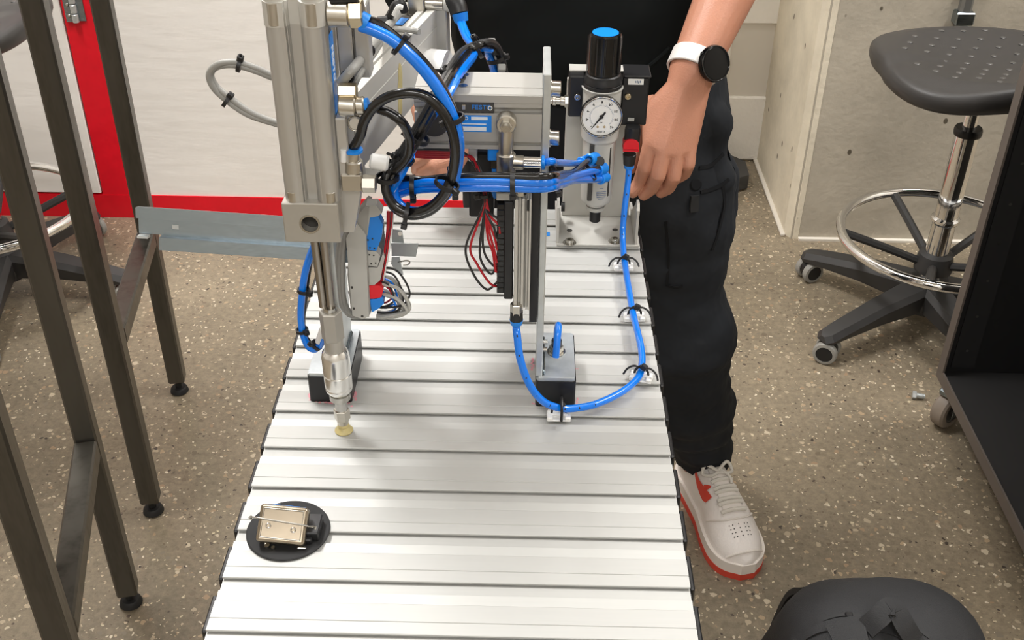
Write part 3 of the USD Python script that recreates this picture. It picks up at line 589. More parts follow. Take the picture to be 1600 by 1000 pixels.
for k in range(2):
    part(lc, 'cable', tube([P(545 - k * 7, 352 + 8 * k, .262), P(536 - k * 5, 385, .260), P(534 - k * 5, 430, .260), P(537 - k * 4, 470, .262), P(548 - k * 3, 490, .268), P(565 - k * 3, 494, .278)], .0028, 10), 'grey_cable')
# grey cable loop reaching out to the left of the cylinder
gl = thing('cable_loop', 'loop of two grey cables sticking out left of the vertical cylinder against the white wall', 'cable', P(330, 130, .27))
for k in range(2):
    o = k * 5
    part(gl, 'cable', tube([P(470, 128 + o, .262), P(428, 118 + o * .8, .262), P(400, 106 + o, .262), P(368, 97 + o, .262), P(341, 100 + o * .8, .262 + .003 * k), P(327 + o * .6, 114 + o * .3, .264 + .003 * k), P(331 + o * 1.2, 133, .266 + .003 * k), P(348 + o, 152 - o * .8, .268), P(385 + o * .6, 178 - o, .268), P(425, 192 - o * .6, .268), P(470, 204 - o, .266)], .0024, 12), 'grey_cable')
def tie(t, c, axis, r, head=None, tail=None, w=.0028):
    """black cable tie: a flat ring round the bundle with its square head and clipped tail"""
    M = frame(c, axis); ring = T(lathe([(r, -w / 2), (r + .0012, -w / 2), (r + .0012, w / 2), (r, w / 2), (r, -w / 2)], 22), M)
    h = np.asarray(head if head is not None else (0, 0, 1), float); a = np.asarray(axis, float) / np.linalg.norm(axis); h = h - a * (h @ a); h /= np.linalg.norm(h)
    hb = T(bx(-.0024, .0024, -.0021, .0021, -.0022, .0030, .0007), frame(c + h * (r + .0015), h, a))
    ms = [ring, hb]
    if tail: ms.append(T(bx(-.0011, .0011, -.0006, .0006, 0, tail, .0003), frame(c + h * (r + .003), h + .25 * np.cross(a, h), a)))
    return part(t, 'cable_tie', ms, 'black_plastic', 'black cable tie')
def seg(p, q, y, y2=None): a, b_ = P(*p, y), P(*q, y2 or y); return (a + b_) / 2, b_ - a
c, ax_ = seg((366, 99), (382, 104), .262); tie(gl, c, ax_, .0044, (.2, -.3, 1), .004)
c, ax_ = seg((346, 152), (362, 163), .268); tie(gl, c, ax_, .0042, (.6, -.2, .9), .002)

# ================================================================ I/O strip standing left of the right upright
i = thing('connector_strip', 'upright aluminium connector strip with a black terminal block, left of the right upright', 'connector strip', P(805, 400, .27))
YI = .250
t0, t1 = P(803, 312, YI), P(830, 486, YI); zt, zb = t0[2], t1[2]
x0, x1 = P(803, 400, YI)[0], P(829, 400, YI)[0]
wI = x1 - x0
for k, (a, b_, dep) in enumerate(((0, .22, 0), (.25, .40, .0035), (.43, .60, .001), (.63, .70, .004), (.73, .84, .0015), (.87, 1, .0005))):
    part(i, 'profile_fin', bx(x0 + a * wI, x0 + b_ * wI, YI + dep, YI + .014, zb, zt, .0004), 'alu_light')
part(i, 'back_rail', bx(x0, x1, YI + .006, YI + .018, zb, zt - .002), 'alu')
part(i, 'black_backing', bx(P(829, 400, YI)[0], .0580, YI + .012, YI + .030, P(830, 503, YI + .012)[2], zt + .004), 'black_plastic')
part(i, 'label_square', bx(x0 + .73 * wI, x0 + .86 * wI, YI + .0005, YI + .003, P(820, 330, YI)[2], zt - .001), 'black_plastic')
tx0 = P(776, 400, YI)[0]
part(i, 'terminal_block', bx(tx0 + .006, x0 - .0008, YI + .002, YI + .026, P(790, 470, YI)[2], P(790, 318, YI)[2], .0008), 'black_plastic')
part(i, 'white_cover', bx(tx0 - .0005, x0 - .0002, YI + .004, YI + .020, P(790, 318, YI)[2] + .0002, P(790, 306, YI)[2], .0006), 'light_grey_plastic')
nz = 16; za, zc = P(780, 462, YI)[2], P(780, 322, YI)[2]
for k in range(nz):
    z = za + (zc - za) * (k + .5) / nz; part(i, 'terminal_socket', bx(tx0, tx0 + .0062, YI + .004, YI + .022, z - .0030, z + .0022, .0006), 'black_gloss')
part(i, 'hex_nut', hexp(P(807, 474, YI + .002), P(807, 490, YI + .002), .0054), 'nickel')
q = P(807, 486, YI + .002)
part(i, 'black_collar', cyl(q, q - A(0, 0, .009), .0052, r1=.0056, c=.0006), 'black_plastic'); part(i, 'blue_release_ring', cyl(q - A(0, 0, .0085), q - A(0, 0, .0130), .0058, r1=.0050), 'blue_plastic'); HI = q - A(0, 0, .012)
part(i, 'top_screw', [hexp(P(814, 304, YI + .004), P(814, 296, YI + .004), .0045), cyl(P(814, 300, YI + .004), P(814, 288, YI + .004), .0025)], 'steel')
# valve block hanging below the horizontal cylinder (black and blue)
vb = thing('solenoid_valve', 'black solenoid valve with a blue cap hanging under the horizontal cylinder', 'valve', P(755, 280, .30))
p0, p1 = P(733, 236, .30), P(772, 330, .30)
part(vb, 'body', bx(p0[0], p1[0], .288, .318, p1[2], p0[2] + .004, .0015), 'black_plastic')
q0, q1 = P(762, 232, .272), P(780, 249, .272)
part(vb, 'blue_cap', bx(q0[0], q1[0], .268, .286, q1[2], q0[2] + .002, .001), 'blue_plastic', 'blue cap')
part(vb, 'black_clip', bx(q0[0] + .002, q1[0] - .002, .268, .284, P(770, 262, .27)[2], q1[2], .0005), 'black_gloss')
part(vb, 'blue_pin', cyl(P(773, 262, .272), P(776, 300, .272), .0026), 'blue_plastic'); part(vb, 'plug', cyl(P(773, 290, .274), P(778, 306, .274), .0042), 'blue_plastic')
w_ = P(738, 240, .285); part(vb, 'white_plug', bx(w_[0] - .003, w_[0] + .004, .282, .300, w_[2] - .006, w_[2] + .005, .0008), 'white_plastic')
# red and black wires
wr = thing('wire_bundle', 'red and black wires running from under the horizontal cylinder down to the terminal block', 'wires', P(745, 330, .27))
end = lambda k: A(tx0 + .001, YI + .010, za + (zc - za) * (k + .5) / nz)
for k, (mat, mids) in enumerate((('dark_cable', [(728, 385), (738, 425), (760, 452)]), ('red_wire', [(735, 385), (745, 412), (765, 442)]), ('dark_cable', [(750, 380), (752, 408), (768, 428)]), ('dark_cable', [(754, 370), (758, 398), (772, 416)]),
        ('red_wire', [(762, 370), (770, 395), (775, 425)]), ('red_wire', [(764, 360), (772, 390), (777, 410)]), ('red_wire', [(765, 350), (773, 372), (777, 390)]), ('red_wire', [(768, 340), (779, 352), (781, 365)]), ('dark_cable', [(766, 345), (772, 356), (776, 372)]), ('dark_cable', [(768, 335), (778, 342), (779, 350)]))):
    part(wr, 'wire', tube([P(738 + k % 3 * 3, 252, .275), P(748 + k % 3 * 2, 270, .268), P(755 + k % 4, 300, .262), P(754 + k % 4 * 1.5 + (k > 3) * 4, 326, .260)] + [P(x, y, .255) for x, y in mids] + [end((k * 5 + 1) % 6 if k < 4 else 3 + k)], .0010, 7), mat)
for k in range(5):
    part(wr, 'wire', tube([P(644, 244 - k * 2.6, .29), P(670, 246 - k * 3.2, .286), P(695, 246 - k * 3, .284), P(720, 243 - k * 1.5, .282), P(737, 246 + k, .279), P(746, 262 + k, .27)], .0013, 8), 'red_wire' if k != 4 else 'dark_cable')
c, ax_ = seg((756, 298), (757, 310), .261); tie(wr, c, ax_, .0042, (-1, -.5, 0))

# ================================================================ filter regulator on its white bracket
rg = thing('regulator_bracket', 'white powder-coated angle bracket with upright back plate, screwed to the board', 'bracket', R(.127, .6, 0))
part(rg, 'base_plate', bx(.0815, .1735, .549, .640, H + .0003, H + .0035, .0006), 'alu_light')
part(rg, 'back_plate', bx(.0885, .1660, .6145, .620, H + .0035, H + .1720, .0008), 'alu_light')
for (x, zz) in ((.0822, .054), (.1700, .052)):
    pol = Polygon([(.5505, .0035), (.5505, zz - .006), (.556, zz), (.566, zz), (.574, zz - .010), (.596, .026), (.612, .012), (.639, .010), (.639, .0035)]).difference(Point(.561, zz - .009).buffer(.003))
    part(rg, 'cheek', ext(pol, .0028, np.array([[0, 0, 1, x - .0014], [1, 0, 0, 0], [0, 1, 0, H], [0, 0, 0, 1.0]])), 'alu_light')
for (x, y) in ((890, 379), (961, 377)):
    q = atz(x, y, H + .0036); part(rg, 'screw', [lat([(0, .0005), (.003, .0005), (.003, .004), (.0046, .004), (.005, .0035), (.005, 0)][::-1], q, (0, 0, 1), 20), lat([(0, 0), (.0075, 0), (.0075, .0008), (0, .0008)], q - A(0, 0, .0004), (0, 0, 1), 20)], 'steel')
for (x, y) in ((890, 360), (961, 359)):
    q = atz(x, y, H + .0036); part(rg, 'bracket_hole', lat([(0, 0), (.0032, 0), (.0032, .0002), (0, .0002)], q, (0, 0, 1), 16), 'dark_slot')
part(rg, 'cheek_bolt', cyl(P(877, 323, .60), P(877, 323, .60) + A(.004, 0, 0), .0055), 'black_plastic')
sl = part(rg, 'sticker', bx(*sorted((atz(848, 366, H)[0], atz(859, 366, H)[0])), atz(850, 369, H)[1], atz(850, 363, H)[1], H + .0001, H + .0005), 'print_blue', 'small blue sticker')
AXR = np.array([P(945, 60, .582)[0] + .0005, .582])
def RX(z): return A(AXR[0], AXR[1], z)
zof = lambda py: P(940, py, .582)[2]
ru = thing('pressure_regulator', 'grey filter regulator with a black knob, blue cap and round white pressure gauge', 'pressure regulator', RX(zof(340)))
zk1 = zof(50)
part(ru, 'knob', lat([(0, 0), (.0175, 0), (.0176, .002), (.0172, .004), (.0170, zk1 - zof(112) - .002), (.0160, zk1 - zof(112)), (.0142, zk1 - zof(112)), (.0142, zk1 - zof(112) - .0012), (0, zk1 - zof(112) - .0012)], RX(zof(112)), (0, 0, 1), 40), 'black_gloss')
part(ru, 'blue_cap', lat([(0, 0), (.0140, 0), (.0135, .0013), (0, .0016)], RX(zk1 - .0012), (0, 0, 1), 36), 'blue_plastic', 'blue cap disc')
part(ru, 'knob_rib', [cyl(RX(zof(110)) + .0170 * A(math.cos(a), math.sin(a), 0), RX(zk1 - .003) + .0170 * A(math.cos(a), math.sin(a), 0), .0009, 6) for a in np.arange(12) * math.pi / 6], 'black_gloss')
part(ru, 'collar_ring', lat([(0, 0), (.0195, 0), (.0205, .001), (.0205, .004), (.0198, .0045), (.0205, .005), (.0203, .0080), (.0190, .0100), (.0185, .0135), (.0170, .0150), (0, .0150)], RX(zof(134)), (0, 0, 1), 40), 'black_plastic')
zb0 = zof(215); zb1 = zof(134)
part(ru, 'body', [lat([(0, 0), (.0190, 0), (.0205, .003), (.0205, zb1 - zb0 - .004), (.0222, zb1 - zb0 - .001), (.0222, zb1 - zb0), (0, zb1 - zb0)], RX(zb0), (0, 0, 1), 40), bx(AXR[0] - .0195, AXR[0] + .0195, .575, .602, zb0 + .004, zb1 - .004, .003)], 'bowl_grey')
zc0 = zof(318)
bl = part(ru, 'bowl_guard', lat([(0, 0), (.0110, 0), (.0125, .003), (.0165, .0055), (.0175, .010), (.0178, zb0 - zc0), (0, zb0 - zc0)], RX(zc0), (0, 0, 1), 44), 'bowl_grey')
part(bl, 'bowl_window', [bx(AXR[0] - .0110, AXR[0] - .0060, .5638, .5700, zof(303), zof(215), .0008)], 'dark_slot')
part(bl, 'bowl_window', [T(bx(-.0012, .0012, -.0175 - .0005, -.015, zof(298), zof(222), .0004), trimesh.transformations.translation_matrix((AXR[0], .582, 0)) @ rotz(42))], 'dark_slot')
for k, wd in enumerate((.004, .011, .0115, .011, .010, .006)):
    z = zof(286) - .0022 * k + (.002 if k == 0 else 0)
    part(bl, 'printed_line', T(bx(-wd / 2, wd / 2, -.01795, -.0170, z - .00028, z + .00028), trimesh.transformations.translation_matrix((AXR[0], .582, 0)) @ rotz(14)), 'print_grey', kind=None)
part(ru, 'drain_boss', lat([(0, 0), (.0100, 0), (.0108, .0045), (0, .0045)], RX(zof(326)), (0, 0, 1), 32), 'bowl_grey'); part(ru, 'drain_screw', cyl(RX(zof(345)), RX(zof(325)), .0062, c=.0008), 'black_plastic')
# gauge
gc = P(940, 183, .5535); gn = A(.03, -1, .10); gn /= np.linalg.norm(gn)
part(ru, 'gauge_case', lat([(0, 0), (.0185, 0), (.0215, .004), (.0224, .006), (.0224, .0115), (.0214, .0125), (.0205, .0122), (.0203, .0100), (0, .0100)], gc - gn * .0115, gn, 48), 'black_gloss')
gx = np.cross(A(0, 0, 1), gn); gx = -gx if gx[0] < 0 else gx; gx /= np.linalg.norm(gx); gy = np.cross(gn, gx)
gp = lambda r, a, h=0.: gc + gn * (-.0013 + h) + r * (math.cos(a) * gx + math.sin(a) * gy)
dl = part(ru, 'dial', lat([(0, 0), (.0204, 0), (.0204, .0004), (0, .0004)], gc - gn * .0016, gn, 44), 'dial_white', 'white gauge dial')
part(ru, 'bezel', torus(gc + gn * .0004, gn, .0213, .0006, 48, 8), 'chrome')
ticks, fine = [], []
for k in range(9):
    a = math.radians(225 - k * 270 / 8)
    ticks.append(T(bx(-.0011, .0011, -.0003, .0003, 0, .0002), frame(gp(.0172 - .0022, a), gn, math.cos(a) * gx + math.sin(a) * gy)))
for k in range(41):
    a = math.radians(225 - k * 270 / 40); fine.append(T(bx(-.0006, .0006, -.0001, .0001, 0, .0002), frame(gp(.0125, a), gn, math.cos(a) * gx + math.sin(a) * gy)))
arc = [trimesh.util.concatenate([T(bx(-.00045, .00045, -.0001, .0001, 0, .0002), frame(gp(.0117, math.radians(225 - k * 270 / 60)), gn, -math.sin(math.radians(225 - k * 270 / 60)) * gx + math.cos(math.radians(225 - k * 270 / 60)) * gy)) for k in range(61)])]
part(dl, 'tick_mark', fine + arc, 'print_grey'); part(dl, 'tick_mark', ticks, 'print_black')
part(dl, 'numeral', [text(str(2 * k), .0023, gp(.0158, math.radians(225 - k * 270 / 8)), gx, gn, .0003, True) for k in range(1, 9)], 'print_black')
part(dl, 'lettering', [text('bar', .0013, gp(.0062, math.radians(-90)), gx, gn, .0003), text('FESTO', .0019, gp(.0163, math.radians(-90)), gx, gn, .0003, True)], 'print_black')
part(dl, 'dial_pin', [lat([(0, 0), (.0013, 0), (.0013, .0006), (0, .0006)], gp(.0115, math.radians(s)), gn, 12) for s in (-108, -72)], 'brass')
na = math.radians(232)
part(ru, 'needle', [ext([(-.007, -.0009), (-.006, .0009), (0, .0011), (.0165, .0002), (.0165, -.0002), (0, -.0011)], .0004, frame(gp(0, 0, .0006), gn, math.cos(na) * gx + math.sin(na) * gy)), lat([(0, 0), (.0022, 0), (.0019, .0012), (0, .0013)], gp(0, 0, .0004), gn, 20)], 'black_plastic')
# black side plates
lp0, lp1 = P(890, 118, .585), P(911, 182, .585)
sp = part(ru, 'side_plate', bx(lp0[0], lp1[0], .583, .612, lp1[2], lp0[2], .0015), 'black_plastic')
def capscrew(px, py, y): return lat([(0, .001), (.0016, .001), (.0016, .003), (.0030, .003), (.0034, .0024), (.0034, 0)][::-1], P(px, py, y), (0, -1, 0), 18)
part(sp, 'screw', capscrew(902, 151, .583), 'steel')
part(ru, 'white_edge', bx(lp0[0], P(985, 118, .585)[0], .596, .614, lp0[2] + .0002, lp0[2] + .0016), 'alu_light')
# right block: shut-off valve
sv = thing('shutoff_valve', 'black shut-off slide valve with a red button, between the regulator and the hand', 'valve', P(992, 200, .59))
q0, q1 = P(973, 120, .585), P(1009, 196, .585)
part(sv, 'body', bx(q0[0], q1[0], .584, .614, q1[2], q0[2], .0015), 'black_plastic')
part(sv, 'top_flange', bx(q0[0] + .001, q1[0] + .0015, .582, .616, q0[2], q0[2] + .0022, .0008), 'black_plastic')
l0 = P(994, 128, .583); part(sv, 'white_sticker', bx(l0[0] - .0085, l0[0] + .0080, .5832, .5842, l0[2] - .0032, l0[2] + .0032), 'dial_white', 'white sticker')
part(sv, 'sticker_print', [bx(l0[0] - .001 + .0016 * k, l0[0] + .0002 + .0016 * k, .5829, .5833, l0[2] - .0004 * (k % 3) - .001, l0[2] + .0004 * (k % 2) + .001) for k in range(4)], 'print_grey')
part(sv, 'screw', capscrew(981, 150, .584), 'brass'); l1 = P(986, 187, .583); part(sv, 'small_label', bx(l1[0] - .0035, l1[0] + .0035, .5832, .5842, l1[2] - .0018, l1[2] + .0018), 'light_grey_plastic')
vx = P(986, 240, .578)
part(sv, 'slide_body', lat([(0, 0), (.0085, 0), (.0088, .002), (.0088, .022), (.0078, .026), (0, .026)], vx + A(0, 0, .006), (0, 0, 1), 28), 'black_plastic')
bc = P(986, 229, .571)
part(sv, 'red_button', extY(unary_union([Point(bc[0], bc[2] + .001).buffer(.0085, quad_segs=10).intersection(sbox(-9, bc[2] - .0052, 9, 9)), sbox(bc[0] - .0085, bc[2] - .0052, bc[0] + .0085, bc[2] - .002)]), .569, .584), 'red_plastic', 'red push button')
part(sv, 'button_line', bx(bc[0] - .0078, bc[0] + .0076, .5684, .5692, bc[2] - .0032, bc[2] - .0022), 'red_wire')
part(sv, 'lower_neck', cyl(P(983, 257, .578), P(984, 240, .578), .0064, r1=.0075, c=.0006), 'black_plastic'); part(sv, 'blue_release_ring', cyl(P(983, 262, .578), P(983, 256, .578), .0056), 'blue_plastic')
# quick coupling nipple on the left
n = thing('quick_coupling', 'small nickel quick-coupling nipple left of the regulator, beside the right upright', 'fitting', P(876, 158, .595))
q = P(890, 158, .597)
part(n, 'hex', hexp(q, q - A(.0055, 0, 0), .0068), 'nickel')
part(n, 'nipple', T(lathe([(0, 0), (.0052, 0), (.0052, .004), (.0040, .0046), (.0040, .009), (.0050, .0095), (.0050, .0125), (.0034, .0132), (.0034, .0165), (.0042, .0170), (.0040, .0205), (0, .0205)], 24), frame(q - A(.0055, 0, 0), (-1, 0, 0))), 'nickel')
# manifold of blue push-in fittings where the bundle ends
mf = thing('manifold', 'cluster of blue-ringed push-in fittings in front of the regulator bowl, ending the hose bundle', 'manifold', P(925, 262, .55))
part(mf, 'body', bx(P(912, 255, .556)[0], P(940, 255, .556)[0], .550, .563, P(925, 284, .556)[2], P(925, 246, .556)[2], .003), 'bowl_grey')
MF = []
for k, (x, y, r) in enumerate(((908, 253, .0055), (921, 250, .0068), (934, 266, .0068), (938, 280, .0058))):
    c = P(x, y, .535); dr = A(-.45, -.85, .25); dr = dr / np.linalg.norm(dr)
    part(mf, 'blue_release_ring', [cyl(c - dr * .016, c, r * .95, c=.0008), torus(c, dr, r * .75, r * .28, 24, 8)], 'blue_plastic'); MF.append(c)
part(mf, 'black_plug', cyl(P(937, 252, .55), P(937, 252, .536), .0052, c=.0006), 'black_plastic')

# ================================================================ hoses
B = 'blue_hose'
h = thing('hose', 'thick blue hose arching from the top fitting down to the black loop', 'hose', P(680, 130, .22))
bigp = [P(563, 40, .214), P(585, 48, .212), P(612, 62, .210), P(640, 86, .208), (P(665, 113, .207)), P(688, 145, .207), P(706, 180, .209), P(716, 215, .212), P(716, 250, 0.2280), P(708, 284, 0.2320), P(693, 309, 0.2340), P(670, 327, 0.2370), P(645, 331, 0.2400), P(625, 321, 0.2420), P(615, 303, 0.2450), P(617, 283, 0.2480), P(628, 262, 0.2520), P(641, 243, .246)]
part(h, 'hose', tube(bigp, .0042, 14), B)
part(h, 'black_hose', tube([P(566, 28, .220), P(590, 36, .219), P(618, 57, .218), P(645, 79, .216), P(670, 106, .215), P(693, 140, .215), P(710, 176, .217), P(718, 205, .219)], .0030, 10), 'black_hose', 'thin black hose strapped along it')
c, ax_ = seg((618, 65), (630, 74), .2125); tie(h, c, ax_, .0070, (.7, -.4, .8)); c, ax_ = seg((707, 180), (711, 192), .210); tie(h, c, ax_, .0070, (-1, -.5, .2), w=.0036)
h = thing('hose', 'big black hose loop starting at the lower fitting of the vertical cylinder', 'hose', P(620, 240, .21))
bk = [BF, P(563, 212, .212), P(569, 190, .210), P(584, 167, .208), P(608, 151, .206), P(640, 145, .205), P(668, 152, .2045), P(691, 173, .204), P(706, 203, .206), P(711, 238, .209), P(706, 274, .213), P(692, 305, .216), P(668, 326, .220), P(640, 332, .223), P(617, 322, .225), P(604, 300, .228), P(604, 278, .232), P(615, 258, .238), P(632, 240, .246)]
part(h, 'hose', tube(bk, .0038, 14), 'black_hose')
h = thing('hose', 'second black hose curving out of the middle fitting and joining the black loop', 'hose', P(630, 200, .22))
part(h, 'hose', tube([P(583, 163, 0.2170), P(592, 170, 0.2160), P(610, 177, 0.2140), P(628, 191, 0.2130), P(639, 212, 0.2210), P(640, 235, 0.2240), P(632, 252, 0.2280), P(617, 268, 0.2320), P(607, 288, 0.2350), P(607, 308, 0.2340), P(619, 327, 0.2310), P(642, 337, 0.2290), P(668, 332, 0.2260), P(690, 314, 0.2230), P(703, 288, 0.2210), P(706, 262, 0.2210)], .0036, 14), 'black_hose')
c, ax_ = seg((700, 283), (696, 292), .214); tie(h, c, ax_, .0085, (.8, -.6, .3), w=.0034); c, ax_ = seg((606, 283), (605, 272), .232); tie(h, c, ax_, .0080, (-1, -.4, .6), .006, w=.0034); c, ax_ = seg((630, 333), (640, 335), .222); tie(h, c, ax_, .0078, (0, -.4, -1), w=.0034)
c, ax_ = seg((608, 265), (614, 257), .238); tie(h, c, ax_, .0075, (-1, -.5, .6), .008, w=.0034)
# horizontal bundle
hb = thing('hose_bundle', 'level bundle of blue and black hoses from the black loop to the regulator', 'hose bundle', P(760, 285, .25))
def hpath(off, yo, e): return [P(604, 305 + off, .258 + yo), P(640, 290 + off, .252 + yo), P(700, 285 + off * 1.05, .243 + yo), P(770, 284 + off * 1.05, .239 + yo), P(835, 286 + off, .242 + yo), P(864, 285 + off * .9, .250 + yo), P(875, 283 + off * .8, .33 + yo), P(897, 277 + off * .6, .43 + yo), e]
part(hb, 'hose', tube(hpath(-2, 0, MF[2]), .0039, 12), B, 'blue hose'); part(hb, 'hose', tube(hpath(7.5, .001, MF[3]), .0039, 12), B, 'blue hose')
part(hb, 'hose', tube([P(622, 276, .256), P(660, 281, .250), P(710, 276, .243), P(770, 275, .240), P(835, 276, .242), P(865, 274, .250), P(877, 272, .33), P(897, 268, .45), MF[1]], .0032, 12), 'black_hose', 'black hose')
part(hb, 'hose', tube([P(640, 284, .259), P(700, 280, .250), P(770, 280, .246), P(835, 281, .248), P(865, 279, .252), P(877, 276, .33), P(897, 272, .45), MF[2] + A(.002, .002, .002)], .0030, 12), 'black_hose', 'black hose')
for (x, y, yy) in ((645, 292, .252), (711, 287, .2435), (801, 287, .2410)):
    c, ax_ = seg((x - 6, y), (x + 6, y), yy); tie(hb, c, ax_, .0085, (.1, -.3, -1), w=.0036)
c, ax_ = seg((864, 283), (874, 281), .29); tie(hb, c, ax_, .0095, (.1, -.3, -1), w=.0038); c, ax_ = seg((916, 272), (924, 266), .50); tie(hb, c, ax_, .0095, (-.5, -.3, 1), .012, w=.0036)
h = thing('hose', 'short thin blue hose from the flow valve under the horizontal cylinder to the manifold', 'hose', P(880, 258, .4))
part(h, 'hose', tube([FV - A(.001, 0, 0), FV + A(.006, .002, 0), P(868, 254, .31), P(888, 255, .40), P(901, 255, .49), MF[0]], .0031, 12), B)
# diagonal cable bundle
db = thing('cable_bundle', 'slanting bundle of black cables with one blue hose, crossing before the horizontal cylinder', 'cable bundle', P(680, 170, .3))
dpts = [(604, 292, .236), (622, 262, .238), (648, 222, .240), (668, 188, .243), (690, 148, .250), (712, 110, .285), (732, 84, .355), (750, 71, .372), (766, 75, .39), (775, 92, .40), (780, 112, .405), (783, 132, .41)]
for k, (o, oy, mat, r) in enumerate(((-9, 0, 'dark_cable', .0032), (-3, -.004, 'black_hose', .0032), (3, .002, 'dark_cable', .0030), (-5.5, -.003, 'grey_cable', .0014), (0, .004, 'dark_cable', .0028), (8.5, -.001, 'blue_hose', .0034))):
    s = 1.0; pts = []
    for j, (x, y, yy) in enumerate(dpts):
        fl = 1 if j < 6 else (6.5 - j) if j < 8 else -1
        if mat == 'blue_hose' and j in (2, 3): pts.append(P(x + 1, y + 1, yy + .005)); continue
        pts.append(P(x + o * (.85 if fl > 0 else -.85), y + o * .55, yy + oy))
    part(db, 'hose' if 'hose' in mat and mat[:4] == 'blue' else 'cable', tube(pts, r, 10), mat)
for (p, q, yy, r, hd, tl) in (((650, 220), (656, 209), .2405, .0080, (-1, -.5, .3), .004), ((706, 121), (712, 110), .277, .0085, (-.8, -.6, .6), .008), ((744, 75), (752, 72), .371, .0085, (0, -.3, 1), .003), ((774, 86), (778, 97), .398, .0078, (1, -.4, .3), 0), ((690, 150), (683, 162), .248, .0075, (.9, -.5, .1), .003), ((635, 241), (628, 252), .239, .0072, (-.8, -.6, .4), .006)):
    c, ax_ = seg(p, q, yy); tie(db, c, ax_, r, hd, tl, w=.0034)
for (x, y) in ((768, 66), (784, 106)): part(db, 'tie_head', T(bx(-.0035, .0035, -.003, .003, -.003, .003, .0008), frame(P(x, y, .39), _f)), 'grey_cable', 'cut white cable tie end')
h = thing('hose', 'blue hose pair hanging from the black elbow at the slide arm end', 'hose', P(725, 50, .43))
for k in (0, 1): part(h, 'hose', tube([P(717 + 5 * k, 32, .446), P(722 + 5 * k, 46, .43), P(730 + 5 * k, 62, .405), P(744 + 5 * k, 74, .378), P(765 + 3 * k, 78, .385)], .0028, 12), B)
# left side hose to the gripper
h = thing('hose', 'blue hose hanging left of the gripper rod and curling back to the spring body', 'hose', P(475, 470, .26))
part(h, 'hose', tube([P(491, 384, .245), P(483, 404, .245), P(476, 430, .246), P(472, 460, .247), P(470, 492, .248), P(473, 520, .246), P(481, 540, .243), P(491, 546, .240), P(500, 539, .238), P(505, 527, .235)], .0030, 12), B)
part(h, 'inner_hose', tube([P(487, 402, .249), P(482, 430, .251), P(478, 462, .252), P(474, 500, .252), P(478, 525, .249), P(489, 538, .246), P(498, 532, .242)], .0018, 8), 'black_hose')
c, ax_ = seg((475, 450), (474, 458), .247); tie(h, c, ax_, .0042, (1, -.6, 0), .003); c, ax_ = seg((471, 512), (473, 520), .247); tie(h, c, ax_, .0042, (.6, -.6, .2), .002); c, ax_ = seg((492, 541), (497, 537), .239); tie(h, c, ax_, .0042, (-.3, -.6, .8), .004)
part(h, 'clear_fitting', cyl(P(498, 534, .237), P(505, 513, .232), .0030), 'white_plastic')
# long hose on the right
h = thing('hose', 'long blue hose curving over the board from the shut-off valve to the connector strip', 'hose', R(.12, .35, .02))
rh = [P(983, 258, .578), P(981, 285, .571), P(976, 325, .557), P(973, 362, .545)] + [atz(x, y, H + z) for x, y, z in ((974, 392, .013), (977, 417, .010), (983, 455, .012), (990, 494, .010), (997, 522, .013))] 
rh += [P(1002, 546, .338), P(1003, 568, .318), P(997, 590, .298), P(972, 612, .275), P(935, 630, .256), P(905, 637, .248), P(878, 638, .243), P(850, 628, .240), P(828, 602, .238), P(813, 562, .241), P(808, 525, .248), HI + A(0, 0, -.006), HI + A(0, 0, .002)]
part(h, 'hose', tube(rh, .0034, 14), B)
part(h, 'printed_mark', [T(bx(-.0006, .0006, -.0010, .0010, -.0003, .0003), frame(rh_ + fo_ * .0034, fo_, (1, .3, 0))) for rh_, fo_ in [(p, -ray(800, 500) / np.linalg.norm(_f)) for p in spline(rh, 6)[4:116:5]]], 'print_black')

# ---- white clips screwed to the board, each with its black tie
def clip(label, px, py, rz, first=None, splay=True):
    loc = atz(px, py, H); loc[2] = H
    t = thing('hose_clip', label, 'hose clip', loc, 'white hose clips on the board')
    M = trimesh.transformations.translation_matrix(loc) @ rotz(rz)
    part(t, 'base', [T(bx(-.0105, .0105, -.0045, .0065, .0003, .0022, .0006), M), T(bx(-.0105, -.0050, -.0050, .0040, .0018, .0055, .001), M), T(bx(.0050, .0105, -.0050, .0040, .0018, .0055, .001), M), T(bx(-.0105, .0105, .0030, .0065, .0018, .0062, .001), M)], 'clip_plastic')
    part(t, 'saddle', T(tube([(-.0075, 0, .0045), (-.004, 0, .0058), (0, 0, .0052), (.004, 0, .0058), (.0075, 0, .0045)], .0016, 8), M), 'clip_plastic')
    tie_ = [T(tube([(-.0065, .001, .0035), (-.0058, .001, .0100), (0, .001, .0160), (.0058, .001, .0100), (.0065, .001, .0035)], .0011, 8), M)]
    tie_.append(T(bx(-.003, .003, -.0022, .0022, .013, .019, .0008), M @ trimesh.transformations.rotation_matrix(.5, (0, 1, 0), (0, 0, .012))))
    if splay: tie_ += [T(tube([(s * .002, .001, .0135), (s * .008, .002, .0135), (s * .0135, .0005, .0100), (s * .0165, -.0025, .0050)], .0010, 7), M) for s in (-1, 1)]
    else: tie_ += [T(tube([(.002, -.010, .006), (.002, -.008, .0165), (.002, .001, .0205), (.002, .010, .0165), (.002, .012, .004)], .0013, 8), M)]
    part(t, 'cable_tie', tie_, 'black_plastic', 'black cable tie'); return t
clip('white hose clip with black tie, nearest the regulator on the board edge', 974, 421, 2)
clip('white hose clip with a black tie, second below the regulator on the right edge', 991, 500, 4)
clip('white hose clip with long black tie at the right bend of the hose', 1001, 594, -16)
clip('white hose clip in front of the right black block', 873, 655, 0, splay=False)

